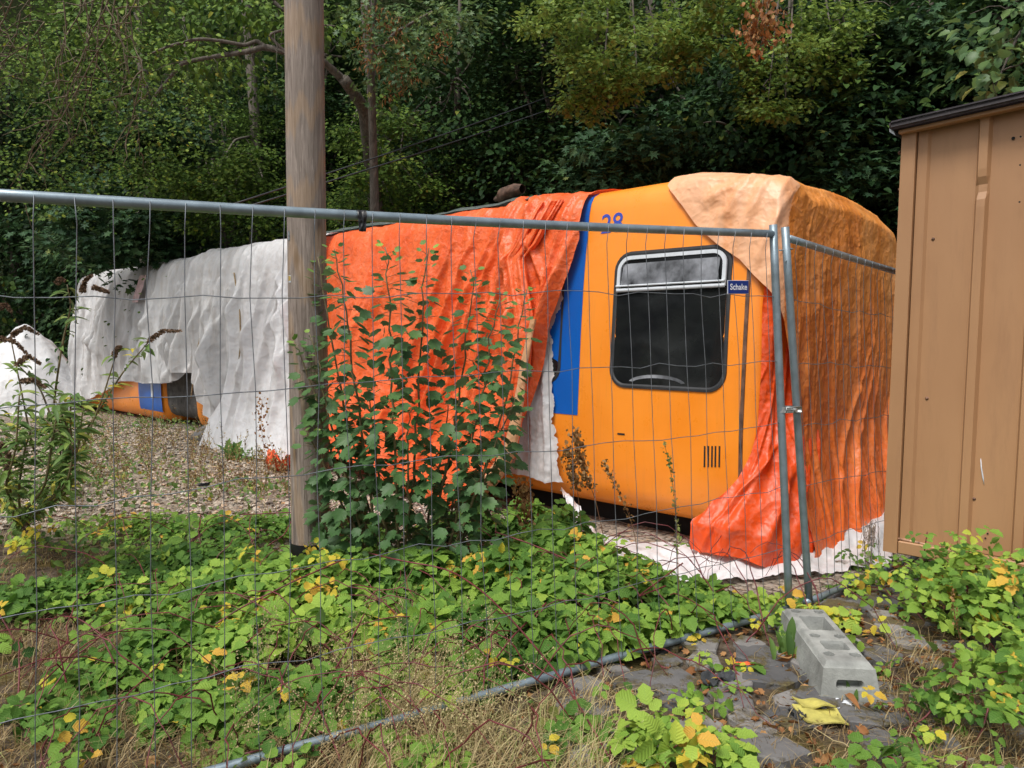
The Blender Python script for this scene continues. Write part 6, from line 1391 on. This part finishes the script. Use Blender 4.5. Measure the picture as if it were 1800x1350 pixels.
def small_things():
    r = np.random.default_rng(81)
    # yellow cloth, folded over itself
    c = pxg(1455, 1285, .0); U, V = np.meshgrid(np.linspace(-1, 1, 26), np.linspace(0, 1, 18)); ex = np.array([1, -.18, 0]); ey = np.array([-.15, 1, 0])
    root = empty('yellow_cloth', c, 'dirty yellow folded sponge cloth lying on the slates before the concrete foot', 'cloth')
    def slab(P, th, nm, mt):
        g = G(); g.grid(P); Q = P - [0, 0, th]; g.grid(Q, flip=True)
        for a, b in ((P[0], Q[0]), (Q[-1], P[-1]), (Q[:, 0], P[:, 0]), (P[:, -1], Q[:, -1])): g.grid(np.stack([a, b]), flip=False)
        return part(g, nm, mt, root)
    P = c + U[..., None] * ex * .078 * (1 + .1 * V[..., None]) + V[..., None] * ey * .1 + np.array([0, 0, 1.]) * (.035 + .012 * V + .006 * np.sin(U * 3 + V * 4))[..., None]; slab(P, .006, 'lower_flap', M['yellow'])
    P = c + [-.005, .075, .02] + U[..., None] * ex * .062 + V[..., None] * ey * .085 + np.array([0, 0, 1.]) * (.033 + .018 * (1 - V) * (U * .5 + .6) + .005 * np.sin(U * 4))[..., None]; slab(P, .006, 'upper_flap', M['yellow'])
    def sheet(px, py, w_, h_, rot, nm, lab, cat, mat, amp, seed, lift=.03):
        c = pxg(px, py, 0); U, V = np.meshgrid(np.linspace(-1, 1, 24), np.linspace(-1, 1, 20)); R_ = 1 / np.maximum(1, np.hypot(U, V) ** .6) * (1 + .12 * fbm(U * 2 + seed, V * 2, seed)); ca, sa = math.cos(rot), math.sin(rot)
        X = U * R_ * w_; Yy = V * R_ * h_; P = np.stack([c[0] + X * ca - Yy * sa, c[1] + X * sa + Yy * ca, gz(c[0], c[1]) + lift + amp * ridge(U * 1.3, V * 1.3, seed)], -1)
        g = G(); g.grid(P); g.grid(P - [0, 0, .004], flip=True); tag(g.build(nm, mat, origin=c), lab, cat)
    sheet(1468, 1248, .085, .04, .1, 'white_scrap', 'thin white scrap lying behind the yellow cloth', 'scrap', M['paper'], .012, 3)
    sheet(1306, 1177, .052, .017, -.12, 'orange_scrap', 'small bright orange plastic scrap on the slates left of the concrete foot', 'scrap', M['scrapo'], .006, 4, .03)
    sheet(1262, 1207, .075, .04, .1, 'grey_rag', 'crumpled dark grey rag on the slates at lower centre right', 'rag', M['oldrag'], .05, 5)
    sheet(1402, 1268, .028, .04, .3, 'grey_rag', 'dark grey rag tucked against the left side of the yellow cloth', 'rag', M['oldrag'], .03, 6)
    sheet(498, 826, .22, .2, .3, 'orange_rag', 'crumpled faded orange rag lying at the left foot of the pole', 'rag', M['t_red'], .28, 7, .06)
    sheet(1185, 1052, .12, .07, 0, 'white_scrap', 'torn white sheet scrap in the brambles below the coach', 'scrap', M['t_white2'], .05, 8, .06)
    # plank and stone under the far coach
    c = pxg(388, 768, .05); g = G(); P0_ = []; U, V = np.meshgrid(np.linspace(0, 2 * PI, 26), np.linspace(0, PI, 14)); rr = 1 + .3 * fbm(np.cos(U) * 2 + V, np.sin(U) * 2, 4)
    g.grid(np.stack([c[0] + .5 * rr * np.cos(U) * np.sin(V), c[1] + .3 * rr * np.sin(U) * np.sin(V), c[2] + .22 * rr * np.cos(V)], -1)); tag(g.build('boulder', slate_mat(), origin=c), 'flat grey stone slab under the edge of the greyish white sheet', 'stone')
    # frayed fibres by the shed
    c = at(1531, 925, 5.0); root = empty('frayed_fibres', c, 'frayed pinkish fibres caught on the fence next to the shed corner', 'fibres'); g = G()
    for k in range(60):
        s = c + r.normal(0, .02, 3); u = np.linspace(0, 1, 8)[:, None]; L = r.uniform(.05, .16) if k > 8 else r.uniform(.2, .34); g.tube(s + u * [0, 0, -L] + np.cumsum(r.normal(0, .006, (8, 3)), 0), .0016, 4, cap=False)
    part(g, 'fibres', M['fringe'], root)
    # plantain clump beside the block
    def clump(label, px, py, n, hh, seed):
        rr = np.random.default_rng(seed); c = pxg(px, py, 0); root = empty('dock_plant', c, label, 'plant', 'leafy dock plants'); p = c + rr.normal(0, 1, (n, 3)) * [.035, .03, 0] + [0, 0, .01]; d = norm(rr.normal(0, .28, (n, 3)) + [0, 0, 1]); nn = norm(rr.normal(0, .4, (n, 3)) + [0, -1, .2])
        g = G(); g.scatter(leaf_blade(6, .14, .01, .5, .25, 1.1), p, frames(d, nn), rr.uniform(.5, 1.1, n) * hh, np.clip(rr.normal(.42, .14, n), 0, .9)); part(g, 'leaves', M['l_bud'], root)
        g = G(); m = max(3, n // 3); p = c + rr.normal(0, 1, (m, 3)) * [.05, .03, 0] + [0, -.03, .05]; d = norm(rr.normal(0, .4, (m, 3)) + [-.5, -.3, -.3]); g.scatter(LANCE, p, frames(d, norm(rr.normal(0, 1, (m, 3)))), rr.uniform(.06, .11, m), rr.random(m)); part(g, 'dead_leaves', M['l_dead'], root)
    clump('upright green dock plant with pinkish dead leaves left of the concrete foot', 1388, 1160, 26, .17, 1)
    clump('two leaf dock seedling in front of the hand slot of the concrete foot', 1498, 1240, 4, .085, 2)
    clump('green dock plant on the gravel at the foot of the roped white sheet', 410, 810, 16, .3, 3)
    # tall seed stalks
    def stalk(label, pts, Y, mat, seed, n=130, sp=.012, ls=.02, cat='weed'):
        rr = np.random.default_rng(seed); P = np.array([at(x, y, Y) for x, y in pts]); P[0, 2] = min(P[0, 2], float(gz(P[0, 0], P[0, 1]))); t = np.linspace(0, len(P) - 1, 30); Q = np.stack([np.interp(t, range(len(P)), P[:, i]) for i in range(3)], 1)
        for _ in range(2): Q[1:-1] = (Q[:-2] + Q[1:-1] * 2 + Q[2:]) / 4
        root = empty('seed_stalk', Q[0], label, cat, 'tall dried weed stalks'); g = G(); g.tube(Q, .003 - .002 * t / t[-1], 5); part(g, 'stem', M['seal2'], root)
        u = rr.uniform(.35, 1, n); c = np.stack([np.interp(u * 29, range(30), Q[:, i]) for i in range(3)], 1) + rr.normal(0, sp, (n, 3)); g = G(); g.scatter(TINY, c, frames(norm(rr.normal(0, .5, (n, 3)) + [0, 0, 1]), norm(rr.normal(0, 1, (n, 3)))), ls * rr.uniform(.5, 1.3, n), rr.random(n)); part(g, 'seed_head', M[mat], root)
    stalk('tall thin weed stalk with a green tip standing before the orange coach end', ((1195, 1120), (1192, 1010), (1190, 930), (1183, 850), (1168, 778)), 3.9, 'greenseed', 1, 110, .007, .018)
    stalk('brown dried stalk arching against the coach left of the tall green tipped stalk', ((1122, 1060), (1120, 960), (1108, 910), (1085, 860), (1068, 830), (1062, 812)), 4.4, 'dryweed', 2, 110, .012, .02)
    stalk('dense brown dried weed at the ragged sheet edge, right of two', ((1075, 915), (1045, 870), (1028, 840), (1018, 800), (1012, 760)), 5.3, 'dryweed', 3, 320, .022, .028)
    stalk('dense brown dried weed at the ragged sheet edge, left of two', ((1030, 900), (1015, 860), (1005, 830), (998, 790)), 5.2, 'dryweed', 4, 260, .022, .028)
    stalk('dried brown tuft hanging in the gloom left of the ragged sheet', ((925, 930), (922, 890), (918, 850)), 5.1, 'dryweed', 5, 200, .03, .03)
    stalk('thin reddish weed stalk in front of the white sheet beside the pole', ((470, 880), (465, 800), (458, 740), (462, 700)), 7.5, 'dryweed', 6, 90, .03, .03)
    stalk('thin brown stalk rising through the bramble bush by the shed, nearer one', ((1700, 1200), (1690, 1130), (1678, 1080), (1672, 1040)), 3.4, 'dryweed', 7, 60, .008, .014)
    stalk('thin brown stalk rising through the bramble bush by the shed, farther one', ((1745, 1200), (1738, 1120), (1728, 1060)), 3.5, 'dryweed', 8, 60, .008, .014)
M['seal2'] = plain('reddish brown stalk', (.2, .1, .045), .7, 0, .3, 20)
M['greenseed'] = leaf_mat('greenish seeds', [(0, (.25, .2, .07)), (.5, (.3, .3, .1)), (1, (.2, .3, .08))], .25, .6)
small_things()
